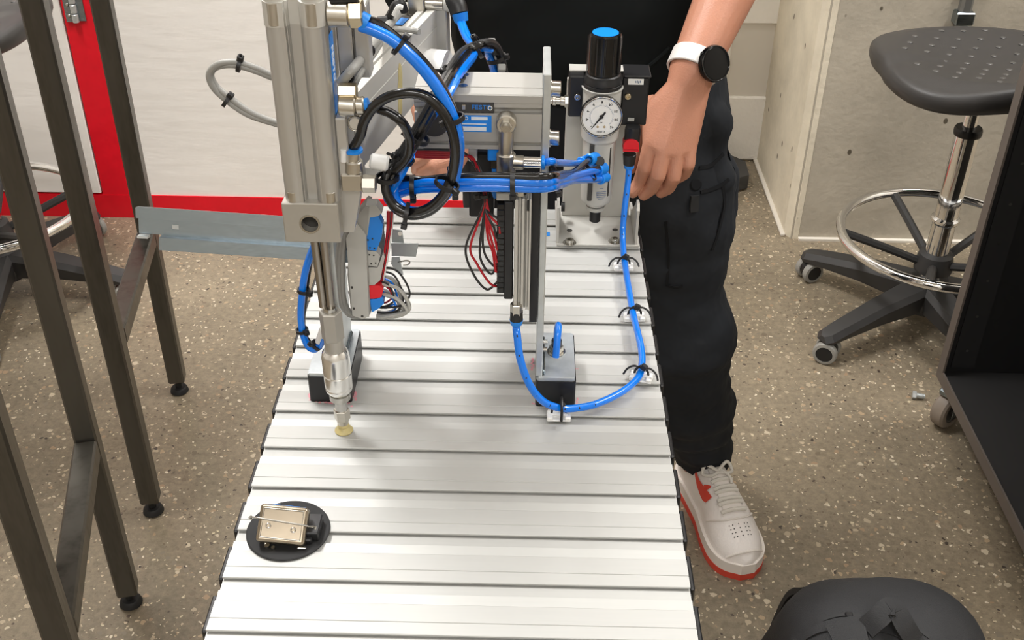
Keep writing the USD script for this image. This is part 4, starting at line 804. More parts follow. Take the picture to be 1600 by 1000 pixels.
# ================================================================ metal part on its black disc
dc = lat([(0, 0), (.0320, 0), (.0326, .0006), (.0326, .0014), (.0318, .0020), (0, .0020)], R(-.1345, .0985, .0002), (0, 0, 1), 64)
t = thing('black_disc', 'thin black plastic disc lying on the left of the board, carrying the metal case', 'disc', R(-.1345, .0985, 0))
part(t, 'disc', dc, 'black_matte')
part(t, 'holder_block', [bx(-.1520, -.1130, .082, .104, H + .0021, H + .0075, .001), bx(-.1210, -.1080, .086, .108, H + .0021, H + .0110, .001)], 'black_plastic')
part(t, 'holder_screw', [cyl(R(-.1470, .0785, .0021), R(-.1470, .0785, .0050), .0022), cyl(R(-.1420, .0770, .0021), R(-.1420, .0770, .0045), .0015)], 'steel')
part(t, 'metal_tab', [bx(-.1235, -.1165, .0765, .0790, H + .0021, H + .0042, .0006), bx(-.1500, -.1480, .0800, .0812, H + .0021, H + .0060)], 'steel')
t = thing('metal_case', 'shiny rounded rectangular nickel case with dimples, propped tilted on the black disc', 'metal case', R(-.138, .1, .006))
# case: local x across, y up its face, z out of it
cA, cB, cC = P(399, 846, .0775), P(470, 853, .0765), P(413, 787, .100)
cx_ = cB - cA; cx_ /= np.linalg.norm(cx_); cy_ = cC - cA; cy_ -= cx_ * (cy_ @ cx_); cy_ /= np.linalg.norm(cy_)
MC = np.eye(4); MC[:3, 0], MC[:3, 1], MC[:3, 2], MC[:3, 3] = cx_, cy_, np.cross(cx_, cy_), cA + .003 * np.cross(cx_, cy_)
WC = np.linalg.norm(cB - cA) + .0025; HC = np.linalg.norm(P(413, 787, .100) - cA)
shell = tm(Manifold.batch_hull([Manifold.sphere(.0030, 20).translate((x, y, z)) for x in (.003, WC - .003) for y in (.003, HC - .003) for z in (-.009, -.003)]))
part(t, 'shell', T(shell, MC), 'case_nickel', smooth=50)
part(t, 'raised_rim', T(tube([(.0035, .0035, .0000), (WC - .0035, .0035, .0), (WC - .0035, HC - .0035, .0), (.0035, HC - .0035, .0)], .0007, 8, closed=True, smooth=False), MC), 'steel')
part(t, 'painted_edge_reflection', T(bx(.003, WC - .003, HC - .0006, HC + .0003, -.008, -.0035, .0003), MC), 'blue_plastic', 'bluish reflection painted on the upper edge')  # blue strip paints the bluish reflection along the case's upper edge
for x, y in ((.0085, .0125), (WC - .0095, .0110)): part(t, 'dimple', T(torus((x, y, .0001), (0, 0, 1), .0017, .0006, 20, 8), MC), 'chrome')
part(t, 'wire_band', T(cat([tube([(-.006, HC * .62, -.003), (.0, HC * .60, .0006), (WC / 2, HC * .56, .0008), (WC, HC * .52, .0006), (WC + .005, HC * .50, -.002)], .0007, 7), tube([(-.006, HC * .64, -.003), (-.0075, HC * .60, -.004), (-.005, HC * .56, -.004)], .0008, 7), tube([(WC + .001, HC * .50, -.001), (WC + .006, HC * .53, -.003), (WC + .0065, HC * .47, -.004)], .0009, 7)]), MC), 'steel')
# ================================================================ swivel stools
def stool(label, cx, cy, a0, seat_z, seat_rot, so=0):
    t = thing('swivel_stool', label, 'stool', (cx, cy, 0)); C = A(cx, cy, 0)
    def pol(r, a, z): return C + A(r * math.cos(a), r * math.sin(a), z)
    part(t, 'hub', lat([(0, .052), (.052, .052), (.056, .07), (.050, .105), (.040, .122), (0, .122)], C, (0, 0, 1), 40), 'stool_base')
    for k in range(5):
        a = math.radians(a0 + 72 * k); dr = A(math.cos(a), math.sin(a), 0); s = np.cross(A(0, 0, 1), dr)
        pts = []
        for (r, w, zt, zb) in ((.035, .034, .118, .060), (.15, .029, .104, .062), (.255, .026, .083, .056), (.292, .024, .074, .052), (.304, .014, .068, .055)):
            c = C + dr * r; pts.append([c + s * w + A(0, 0, zt - .012), c + s * (w - .010) + A(0, 0, zt), c - s * (w - .010) + A(0, 0, zt), c - s * w + A(0, 0, zt - .012), c - s * (w - .004) + A(0, 0, zb), c + s * (w - .004) + A(0, 0, zb)])
        v = np.array(pts).reshape(-1, 3); f = []
        for i in range(4):
            for j in range(6): q = [i * 6 + j, i * 6 + (j + 1) % 6, i * 6 + 6 + (j + 1) % 6, i * 6 + 6 + j]; f += [[q[0], q[2], q[1]], [q[0], q[3], q[2]]]
        for j in range(1, 5): f += [[0, j, j + 1], [24, 24 + j + 1, 24 + j]]
        m = trimesh.Trimesh(v, f, process=False); trimesh.repair.fix_normals(m)
        part(t, 'base_arm', m, 'stool_base')
        ca = a + .9 + k; ce = C + dr * .283; ad_ = A(math.cos(ca), math.sin(ca), 0)
        if k in (0, 1): ad_ = A(-.45 if k == 1 else .35, -.9, 0); ad_ /= np.linalg.norm(ad_)
        cs = part(t, 'caster', [cyl(ce + A(0, 0, .030), ce + A(0, 0, .058), .008, 14), T(lathe([(0, -.009), (.019, -.009), (.022, -.006), (.022, .006), (.019, .009), (0, .009)], 24), frame(ce + A(0, 0, .030), ad_))], 'black_plastic')
        for sd in (-1, 1):
            wc = ce + A(0, 0, .0265) + ad_ * sd * .0155
            part(cs, 'wheel', T(lathe([(.018, -.0085), (.024, -.0075), (.0262, -.004), (.0262, .004), (.024, .0075), (.018, .0085), (.018, -.0085)], 28), frame(wc, ad_)), 'wheel_grey', 'grey wheel tread')
            part(cs, 'wheel_hub', T(lathe([(0, -.0075), (.0185, -.0075), (.0185, .0072), (.012, .0085), (0, .0085)], 24), frame(wc, ad_ * sd)), 'black_plastic')
    part(t, 'column', lat([(0, 0), (.0245, 0), (.0245, seat_z - .245), (.0225, seat_z - .243), (0, seat_z - .243)], C + A(0, 0, .115), (0, 0, 1), 36), 'chrome')
    part(t, 'column_collar', lat([(.012, 0), (.027, 0), (.028, .004), (.028, .012), (.026, .016), (.012, .016)], C + A(0, 0, seat_z - .130), (0, 0, 1), 32), 'black_plastic')
    part(t, 'gas_lift', cyl(C + A(0, 0, seat_z - .135), C + A(0, 0, seat_z - .025), .0145, 28), 'chrome')
    part(t, 'foot_ring', torus(C + A(0, 0, .225), (0, 0, 1), .210, .0105, 72, 14), 'chrome')
    part(t, 'ring_clamp', lat([(.0240, 0), (.027, 0), (.030, .005), (.030, .011), (.027, .015), (.0240, .015)], C + A(0, 0, .262), (0, 0, 1), 32), 'chrome')
    for k in range(5):
        a = math.radians(a0 + 36 + 72 * k); part(t, 'ring_spoke', tube([pol(.202, a, .222), pol(.12, a, .195), pol(.035, a, .165)], .0095, 8), 'stool_base')
    part(t, 'ring_hub', lat([(.0248, 0), (.040, 0), (.042, .01), (.036, .04), (.0248, .046)], C + A(0, 0, .145), (0, 0, 1), 32), 'stool_base')
    # moulded seat: rounded-square outline, dished top, rolled edge
    n, mrad = 72, 18
    def rad(a): return .218 * (abs(math.cos(a)) ** 3.0 + abs(math.sin(a) * 1.14) ** 3.0) ** (-1 / 3.0)
    def top(x, y): r = math.hypot(x / .23, y / .2); return .012 * math.cos(min(r, 1) * math.pi) * -.8 + .010 * (x / .23) ** 2 * (y > 0) + .020 * max(0, -y / .2) ** 3 * (1 - 1.6 * abs(x / .23)) - .014 * max(0, r - .82) / .18
    v, f = [], []
    rs = [0] + list(np.linspace(.12, .93, mrad)) + [.965, .99, 1.0, .995, .97, .92, .6, 0.02]
    zoff = [None] * (mrad + 1) + [-.002, -.008, -.018, -.030, -.040, -.045, -.047, -.047]
    for i, q in enumerate(rs):
        for j in range(n):
            a = 2 * math.pi * j / n; r = rad(a) * q; x, y = r * math.cos(a), r * math.sin(a)
            z = top(x, y) if zoff[i] is None else top(.93 * rad(a) * math.cos(a), .93 * rad(a) * math.sin(a)) * (1 if i < mrad + 5 else .5) + zoff[i]
            v.append((x, y, z))
    for i in range(len(rs) - 1):
        for j in range(n): q = [i * n + j, i * n + (j + 1) % n, (i + 1) * n + (j + 1) % n, (i + 1) * n + j]; f += [[q[0], q[2], q[1]], [q[0], q[3], q[2]]]
    m = trimesh.Trimesh(np.array(v), f, process=False); m.merge_vertices(); m.update_faces(m.nondegenerate_faces()); trimesh.repair.fix_normals(m)
    M = trimesh.transformations.translation_matrix(C + A(so, 0, seat_z + .03)) @ rotz(seat_rot)
    st = part(t, 'seat', T(m, M), 'seat_foam', 'black moulded seat', smooth=45)
    bumps = []
    for i in range(-4, 5):
        for j in range(-4, 5):
            x, y = .046 * i + .023 * (j % 2), .036 * j
            if math.hypot(x / .175, y / .15) < 1: bumps.append(T(trimesh.creation.icosphere(1, .0050), M @ trimesh.transformations.translation_matrix((x, y, top(x, y) + .0002)) @ np.diag([1.3, 1, .35, 1])))
    part(st, 'dimples', bumps, 'seat_bump_highlight', kind='stuff')
    part(t, 'seat_plate', [T(bx(-.09, .09, -.07, .07, -.056, -.046, .004), M)], 'black_plastic')
    return t
stool('black moulded swivel stool with chrome foot ring, right of the person by the concrete wall', .940, 1.571, 139, .595, 4, .008)
stool('black moulded swivel stool with chrome foot ring, behind the steel table legs on the left', -1.155, 1.63, -5, .640, -4)

# ================================================================ raw steel table frames on the left
def table(label, p_near, p_far, bar_z, depth=.62, top_z=1.06):
    p0, p1 = A(*p_near, 0), A(*p_far, 0); d = (p1 - p0) / np.linalg.norm(p1 - p0); s = np.cross(A(0, 0, 1), d); L = np.linalg.norm(p1 - p0)
    t = thing('steel_table', label, 'table', (p0 + p1) / 2); M = np.eye(4); M[:3, 0], M[:3, 1], M[:3, 3] = -s, d, p0   # x: towards the right, y: away
    h = .016
    for x in (0, -depth):
        for y in (0, L):
            lg = part(t, 'leg', T(bx(x - h, x + h, y - h, y + h, .030, top_z, .003), M), 'raw_steel')
            part(lg, 'levelling_foot', [T(cyl((x, y, 0), (x, y, .013), .0185, 24, r1=.0165, c=.003), M), T(cyl((x, y, .012), (x, y, .031), .0065, 14), M)], 'black_rubber')
    for x in (0, -depth): part(t, 'cross_bar', T(bx(x - h, x + h, h + .0005, L - h - .0005, bar_z - h, bar_z + h, .003), M), 'raw_steel')
    for y in (0, L): part(t, 'top_rail', T(bx(-depth + h, -h, y - h, y + h, top_z - .05, top_z - .018, .003), M), 'raw_steel')
    part(t, 'table_top', T(bx(-depth - .03, .03, -.03, L + .03, top_z, top_z + .03, .004), M), 'raw_steel')
    return t
table('raw steel table frame nearest the camera at the left edge', (-.499, .345), (-.588, .704), .345)
table('raw steel table frame farther back, its leg behind the galvanised rail end', (-.613, .917), (-.661, 1.268), .372)

# ================================================================ black rack cabinet at the right edge
k = thing('rack_cabinet', 'open black rack cabinet on casters at the right edge of the photo', 'cabinet', (1.15, .9, 0))
x0, x1, y0, y1, z0, z1 = .857, 1.42, .56, 1.235, .105, 1.30
part(k, 'bottom_panel', bx(x0 + .004, x1, y0, y1, z0, z0 + .016), 'rack_black'); part(k, 'top_panel', bx(x0, x1, y0, y1, z1 - .02, z1), 'rack_black')
part(k, 'side_panel', bx(x0 + .004, x1, y1 - .012, y1, z0 + .016, z1 - .02), 'rack_inner'); part(k, 'side_panel', bx(x0 + .004, x1, y0, y0 + .012, z0 + .016, z1 - .02), 'rack_inner')
part(k, 'back_panel', bx(x1 - .012, x1, y0 + .012, y1 - .012, z0 + .016, z1 - .02), 'rack_inner')
part(k, 'edge_trim', bx(x0, x0 + .004, y1 - .026, y1, z0, z1), 'rack_edge', 'worn grey-brown edge'); part(k, 'edge_trim', bx(x0, x0 + .004, y0, y1 - .026, z0, z0 + .024), 'rack_edge', 'worn grey-brown edge')
rl = part(k, 'mounting_strip', bx(x0 + .018, x0 + .062, y1 - .0155, y1 - .0125, z0 + .03, z1 - .03), 'black_matte')
for j in range(14): part(rl, 'strip_hole', cyl((x0 + .04, y1 - .0160, z0 + .07 + .044 * j * 1.8), (x0 + .04, y1 - .0154, z0 + .07 + .044 * j * 1.8), .0028, 12), 'dark_slot' if j % 3 else 'steel')
for (x, y, ax_) in ((.889, 1.212, A(.6, -.8, 0)), (.93, .62, A(.2, -1, 0)), (1.36, 1.20, A(.3, -1, 0)), (1.36, .62, A(.3, -1, 0))):
    c = A(x, y, .041); ax_ = ax_ / np.linalg.norm(ax_)
    cs = part(k, 'caster', [T(bx(-.016, .016, -.026, .026, .036, .052, .004), frame(c, (0, 0, 1), ax_)), T(bx(.0165, .0195, -.012, .012, -.012, .05, .002), frame(c, (0, 0, 1), ax_)), T(bx(-.0195, -.0165, -.012, .012, -.012, .05, .002), frame(c, (0, 0, 1), ax_))], 'zinc')
    part(cs, 'wheel', T(lathe([(.026, -.0150), (.036, -.0150), (.0402, -.0105), (.0408, 0), (.0402, .0105), (.036, .0150), (.026, .0150), (.026, -.0150)], 36), frame(c, ax_)), 'wheel_beige', 'beige rubber wheel')
    part(cs, 'wheel_hub', T(lathe([(0, -.013), (.0262, -.013), (.0262, .013), (.024, .0135), (.022, .012), (.009, .0125), (.008, .0160), (0, .0160)], 28), frame(c, ax_)), 'dark_slot')
    part(cs, 'axle_bolt', hexp(c + ax_ * .016, c + ax_ * .021, .006), 'steel')
q = atz(1430, 622, 0); bt = thing('loose_bolt', 'small zinc bolt lying on the floor in front of the cabinet caster', 'bolt', q)
part(bt, 'head', hexp(q + A(-.008, 0, .0085), q + A(.000, -.002, .0085), .0085), 'zinc_pale'); part(bt, 'shank', [cyl(q + A(0, -.002, .0085), q + A(.016, -.005, .0080), .0052, 14)] + [torus(q + A(.003 + .0026 * i, -.0025 - .0005 * i, .0084), (1, -.18, 0), .0052, .0007, 16, 6) for i in range(5)], 'zinc_pale')
q = thing('floor_foot', 'black angular foot end on the floor by the block wall behind the person', 'foot', (.58, 2.27, 0))
part(q, 'bar', ext([(.40, 2.185), (.600, 2.185), (.652, 2.215), (.655, 2.30), (.60, 2.36), (.40, 2.36)], .040, frame((0, 0, .006), (0, 0, 1), (1, 0, 0))), 'stool_base'); part(q, 'glide', bx(.42, .63, 2.21, 2.33, 0, .0065), 'black_rubber')
hg = thing('door_hinge', 'zinc hinge with screws at the upper left, between the white door and the red upright', 'hinge', P(118, 18, WY))
q0 = P(118, 36, WY - .012)
part(hg, 'leaf', bx(q0[0] - .022, q0[0] - .002, WY - .0075, WY - .0045, q0[2], q0[2] + .09, .0008), 'zinc'); part(hg, 'leaf', bx(q0[0] + .004, q0[0] + .024, WY - .0055, WY - .0025, q0[2] + .002, q0[2] + .09, .0008), 'zinc')
for i in range(4): part(hg, 'knuckle', cyl(A(q0[0] + .002, WY - .011, q0[2] + .0225 * i + .001), A(q0[0] + .002, WY - .011, q0[2] + .0225 * i + .021), .0075, 16, c=.001), 'zinc_pale')
for i in range(3): part(hg, 'screw', lat([(0, 0), (.0045, 0), (.003, .002), (0, .0022)], A(q0[0] - .013, WY - .0075, q0[2] + .015 + .026 * i), (0, -1, 0), 14), 'steel')

# ================================================================ backpack on the floor, bottom right
def hits(mesh, o, d):
    v = mesh.vertices[mesh.faces]; e1, e2 = v[:, 1] - v[:, 0], v[:, 2] - v[:, 0]; h = np.cross(d, e2); a = (e1 * h).sum(1); a[np.abs(a) < 1e-14] = 1e-14
    s = o - v[:, 0]; u = (s * h).sum(1) / a; q = np.cross(s, e1); w = (q @ d) / a; t = (e2 * q).sum(1) / a
    ok = (u >= 0) & (w >= 0) & (u + w <= 1) & (t > 0)
    if not ok.any(): return None
    i = np.where(ok)[0][np.argmin(t[ok])]; n = mesh.face_normals[i]
    return o + d * t[i], n if n @ d < 0 else -n
def on(mesh, px, py): return hits(mesh, CAM, ray(px, py))
bc = A(.472, .335, 0)
bag = union([hull(*[(bc + A(sx * .075, sy * .035, z), r) for sx in (-1, 1) for sy in (-1, 1) for z, r in ((.075, .06), (.235, .075))], *[(bc + A(sx * .030, .012, .350), .098) for sx in (-1, 1)]), hull(*[(bc + A(sx * .055, -.085, z), .045) for sx in (-1, 1) for z in (.06, .22)])])
bagm = skin(bag, .014, 14); nz_ = meshkit.fbm(bagm.vertices * 14, 3, 5) - .5; bagm.vertices = bagm.vertices + bagm.vertex_normals * (nz_ * .012)[:, None]; bagm.vertices[:, 2] -= bagm.vertices[:, 2].min()
bp = thing('backpack', 'black fabric backpack standing on the floor at the bottom right corner', 'backpack', bc)
part(bp, 'bag_body', bagm, 'bag_black', smooth=60)
def draped(pts, w, th, lift, name, mat, label=None):
    hs_ = [on(bagm, x, y) for x, y in pts]; hs_ = [h for h in hs_ if h]
    if len(hs_) > 1: part(bp, name, ribbon([h[0] + h[1] * lift for h in hs_], [h[1] for h in hs_], w, th), mat, label)
draped([(1262, 990), (1280, 972), (1310, 962), (1340, 961), (1375, 962), (1400, 966), (1425, 977), (1452, 996)], .004, .0016, .0004, 'zipper', 'black_rubber')
draped([(1240, 1004), (1275, 984), (1310, 976), (1350, 977), (1390, 984), (1430, 1000)], .012, .002, .0012, 'flap_piping', 'bag_black')
hp = [on(bagm, *q) for q in ((1352, 984), (1368, 974), (1388, 966), (1408, 984), (1428, 1004))]
if all(hp): part(bp, 'carry_handle', ribbon([h[0] + h[1] * l for h, l in zip(hp, (.003, .014, .022, .014, .003))], [h[1] for h in hp], .024, .003), 'bag_strap')
draped([(1300, 998), (1330, 986), (1352, 984)], .030, .004, .003, 'shoulder_strap', 'bag_strap')
z_ = on(bagm, 1326, 962)
if z_: part(bp, 'zip_pull', bx(z_[0][0] - .004, z_[0][0] + .004, z_[0][1] - .003, z_[0][1] + .003, z_[0][2] - .001, z_[0][2] + .004, .001), 'black_plastic')
for k, sx in enumerate((-1, 1)):
    part(bp, 'back_strap', ribbon([bc + A(sx * .05, .098, .36), bc + A(sx * .06, .130, .31), bc + A(sx * .07, .140, .20), bc + A(sx * .08, .118, .09)], [(0, 1, .5), (0, 1, .3), (0, 1, 0), (0, 1, -.2)], .045, .008), 'bag_strap')

# ================================================================ the person
pe = thing('person', 'person in black T-shirt, dark trousers and white sneakers, both hands at the machine', 'person', (.13, .92, 0))
SHL, SHR = A(.295, .93, 1.40), A(-.045, .93, 1.34)
EL = A(.345, .865, 1.135); WR = P(1083, 106, .668)
ER = P(650, 12, .86); WR2 = P(686, 205, .64)
def hand_parts(wr, mcps, fingers, thumb, palm_extra, r=.0085):
    ms = [hull((wr[0], .0165), (wr[1], .0160), *[(m, .0105) for m in mcps], *palm_extra)]
    for m, f in zip(mcps, fingers): ms += chain([m] + f, [.0102, .0090, .0082, .0070])
    return ms + chain(thumb, [.0125, .0110, .0095, .0078])
Lm = [P(1018, 224, .628), P(1036, 236, .622), P(1056, 237, .626), P(1075, 228, .634)]
Lf = [[P(1008, 262, .620), P(1000, 284, .632), P(989, 300, .628)], [P(1028, 274, .612), P(1018, 294, .625), P(1006, 304, .628)], [P(1052, 276, .616), P(1044, 293, .628), P(1033, 300, .632)], [P(1074, 256, .626), P(1069, 270, .638), P(1060, 277, .642)]]
Lt = [P(1020, 165, .664), P(1001, 196, .672), P(995, 232, .668), P(985, 262, .655)]
hl = hand_parts((P(1064, 138, .655), P(1086, 142, .660)), Lm, Lf, Lt, [(P(1022, 175, .652), .0135), (P(1080, 195, .650), .0125)])
Rm = [P(690, 243, .592), P(696, 252, .588), P(700, 260, .590), P(704, 267, .596)]
Rf = [[P(668, 246, .582), P(653, 253, .590), P(652, 266, .600)], [P(676, 258, .578), P(662, 266, .586), P(664, 276, .598)], [P(684, 266, .580), P(672, 274, .588), P(678, 281, .600)], [P(692, 272, .586), P(684, 279, .594), P(690, 284, .604)]]
Rt = [P(700, 236, .606), P(682, 238, .600), P(664, 241, .596), P(652, 247, .592)]
hr = hand_parts((P(708, 222, .615), P(716, 232, .618)), Rm, Rf, Rt, [(P(700, 245, .602), .013)])
arms = chain([SHL, EL, WR + (EL - WR) * .45, WR], [.050, .040, .036, .0262]) + [hull((WR, .0262), (P(1064, 138, .655), .0165), (P(1086, 142, .660), .0160))]
arms += chain([SHR, ER, WR2 + (ER - WR2) * .45, WR2], [.046, .034, .031, .0250]) + [hull((WR2, .0255), (P(708, 222, .615), .0165), (P(716, 232, .618), .016))]
trunk = [hull((A(.06, .92, .92), .085), (A(.19, .92, .92), .085), (A(.05, .93, 1.28), .09), (A(.20, .93, 1.28), .09)), hull((A(.05, .93, 1.28), .09), (A(.20, .93, 1.28), .09), (SHL, .048), (SHR, .048))]
HC_ = A(.125, .885, 1.600)
neck = chain([A(.125, .935, 1.40), A(.125, .915, 1.52)], [.062, .054])
head = [hull((HC_ + A(0, .02, .03), .085), (HC_ + A(0, -.02, .02), .078), (HC_ + A(0, -.035, -.075), .042), (HC_ + A(0, .045, .0), .075)), hull((HC_ + A(0, -.098, .010), .009), (HC_ + A(0, -.112, -.022), .012), (HC_ + A(0, -.085, -.025), .016)),
        hull((HC_ + A(-.02, -.078, -.058), .010), (HC_ + A(.02, -.078, -.058), .010), (HC_ + A(0, -.085, -.058), .010))] + [hull((HC_ + A(s * .088, .012, .015), .012), (HC_ + A(s * .088, .010, -.025), .010), (HC_ + A(s * .080, .0, 0), .012)) for s in (-1, 1)] + [hull((HC_ + A(s * .018, -.090, .030), .010), (HC_ + A(s * .048, -.082, .030), .010)) for s in (-1, 1)]
HL, HR = A(.200, .92, .86), A(.055, .92, .86)
legs = chain([HL, A(.262, .895, .50), A(.370, 1.005, .075)], [.075, .052, .036]) + chain([HR, A(.045, .89, .50), A(.01, .99, .075)], [.075, .052, .036])
body = union(hl + hr + arms + trunk + neck + head + legs)
part(pe, 'body', skin(body, .0055, 8), 'skin', smooth=60)
for s in (-1, 1):
    part(pe, 'eye', T(trimesh.creation.icosphere(2, .0115), trimesh.transformations.translation_matrix(HC_ + A(s * .033, -.082, .010))), 'print_white'); part(pe, 'iris', T(trimesh.creation.icosphere(2, .006), trimesh.transformations.translation_matrix(HC_ + A(s * .033, -.0895, .010))), 'hair')
part(pe, 'mouth', tube([HC_ + A(-.024, -.080, -.057), HC_ + A(0, -.0955, -.059), HC_ + A(.024, -.080, -.057)], .0035, 8), 'red_wire')
hairm = skin(union([hull((HC_ + A(0, .025, .045), .088), (HC_ + A(0, -.035, .070), .062), (HC_ + A(0, .055, -.01), .072))]) - Manifold.sphere(.085, 24).translate(tuple(HC_ + A(0, -.085, -.035))), .010, 4); hairm.vertices += hairm.vertex_normals * ((meshkit.fbm(hairm.vertices * 60, 3, 2) - .5) * .016)[:, None]
part(pe, 'hair', hairm, 'hair', smooth=60)
# T-shirt
ts = union([hull((A(.058, .905, .90), .118), (A(.185, .905, .90), .118), (A(.048, .93, 1.27), .108), (A(.202, .93, 1.27), .108)), hull((A(.048, .93, 1.27), .108), (A(.202, .93, 1.27), .108), (SHL + A(-.01, 0, .005), .058), (SHR + A(.01, 0, .005), .058))] + chain([SHL, SHL + (EL - SHL) * .78], [.062, .064]) + chain([SHR, SHR + (ER - SHR) * .95], [.062, .046]))
ts = ts.trim_by_plane((0, 0, 1), .842) - Manifold.sphere(.068, 24).translate((.125, .925, 1.475))
tsm = skin(ts, .014, 8); v = tsm.vertices; tsm.vertices = v + tsm.vertex_normals * ((meshkit.fbm(v * A(8, 8, 12), 3, 9) - .5) * .020)[:, None]
tsp = part(pe, 'tshirt', tsm, 'tshirt', 'black T-shirt', smooth=60)
hh = [on(tsm, *q) for q in ((984, 122), (1000, 112), (1018, 100), (1034, 86), (1046, 74))]; hh = [q for q in hh if q]
if len(hh) > 1: part(tsp, 'hem_fold', tube([q[0] + q[1] * .001 for q in hh], .0030, 8), 'tshirt')
# trousers
tr = union([hull((HL + A(0, 0, .06), .105), (HR + A(0, 0, .06), .105), (HL, .108), (HR, .108))] + chain([HL, A(.238, .905, .68), A(.266, .892, .525), A(.281, .90, .440), A(.304, .925, .33), A(.342, .97, .20), A(.372, 1.000, .128), A(.376, 1.003, .090)], [.108, .103, .081, .087, .083, .068, .054, .050]) + chain([HR, A(.05, .9, .68), A(.045, .89, .52), A(.03, .92, .33), A(.012, .985, .13), A(.01, .988, .09)], [.108, .10, .082, .08, .055, .05])
    + [hull((A(.305, .90, .73), .030), (A(.318, .91, .66), .034), (A(.312, .90, .60), .028))] + [hull((A(.29, .862, .80), .026), (A(.305, .86, .72), .026))])
tr = tr.trim_by_plane((0, 0, -1), -.985).trim_by_plane((0, 0, 1), .072)
trm = skin(tr, .011, 7); v = trm.vertices; z = v[:, 2]
fold = (meshkit.fbm(v * A(7, 7, 12), 4, 3) - .5) * .032 + np.where(z > .60, (meshkit.noise(v * A(6, 6, 26) + v[:, :1] * A(0, 0, 14), 21) - .5) * .012, 0) + np.where((z < .30) | ((z > .40) & (z < .56)), (meshkit.noise(v * A(5, 5, 34), 8) - .5) * .013, 0)
trm.vertices = v + trm.vertex_normals * fold[:, None]
tp = part(pe, 'trousers', trm, 'trousers', 'dark trousers', smooth=60)
def seam(pts, w=.006, lift=.001, nm='seam', mat='trousers_seam', th=.002):
    h = [on(trm, *q) for q in pts]; h = [q for q in h if q]
    if len(h) > 1: part(tp, nm, ribbon([q[0] + q[1] * lift for q in h], [q[1] for q in h], w, th), mat)
seam([(1092, 262), (1110, 258), (1130, 240), (1140, 225)], .005); seam([(1094, 300), (1110, 296), (1128, 288), (1138, 280)], .005); seam([(1128, 285), (1131, 320), (1122, 360), (1112, 390)], .005)
seam([(1040, 345), (1045, 400), (1042, 445)], .004); seam([(1042, 446), (1056, 448), (1066, 446)], .004)
seam([(1084, 305), (1083, 320), (1083, 318 + 12)], .012, .003, 'strap_tab', 'black_matte', .004); bq = on(trm, 1087, 288)
if bq: part(tp, 'snap_button', lat([(0, 0), (.0085, 0), (.009, .001), (.007, .0022), (0, .0022)], bq[0], bq[1], 20), 'trousers_seam')
# watch
wa = (EL - WR) / np.linalg.norm(EL - WR); WC_ = WR + wa * .004
wt = part(pe, 'watch', T(lathe([(.0268, -.0105), (.0290, -.0105), (.0296, -.0095), (.0296, .0095), (.0290, .0105), (.0268, .0105), (.0268, -.0105)], 48), frame(WC_, wa)), 'strap_white', 'white strap of the wristwatch')
wn = A(.36, -.90, .14); wn -= wa * (wn @ wa) * .75; wn /= np.linalg.norm(wn); wo = WC_ + wn * .0275
part(wt, 'watch_case', lat([(0, 0), (.0165, 0), (.0196, .003), (.0204, .0065), (.0196, .0092), (.0186, .0098), (0, .0098)], wo, wn, 44), 'watch_black', 'black round watch case')
part(wt, 'watch_glass', lat([(0, 0), (.0180, 0), (.0168, .0007), (0, .0009)], wo + wn * .0097, wn, 40), 'watch_black'); part(wt, 'watch_bezel', torus(wo + wn * .0096, wn, .0188, .0008, 44, 8), 'black_gloss'); part(wt, 'crown', [cyl(wo + wn * .006 + np.cross(wn, wa) * s * .019, wo + wn * .006 + np.cross(wn, wa) * s * .0212 , .002, 10) for s in (1, -1)], 'black_plastic')
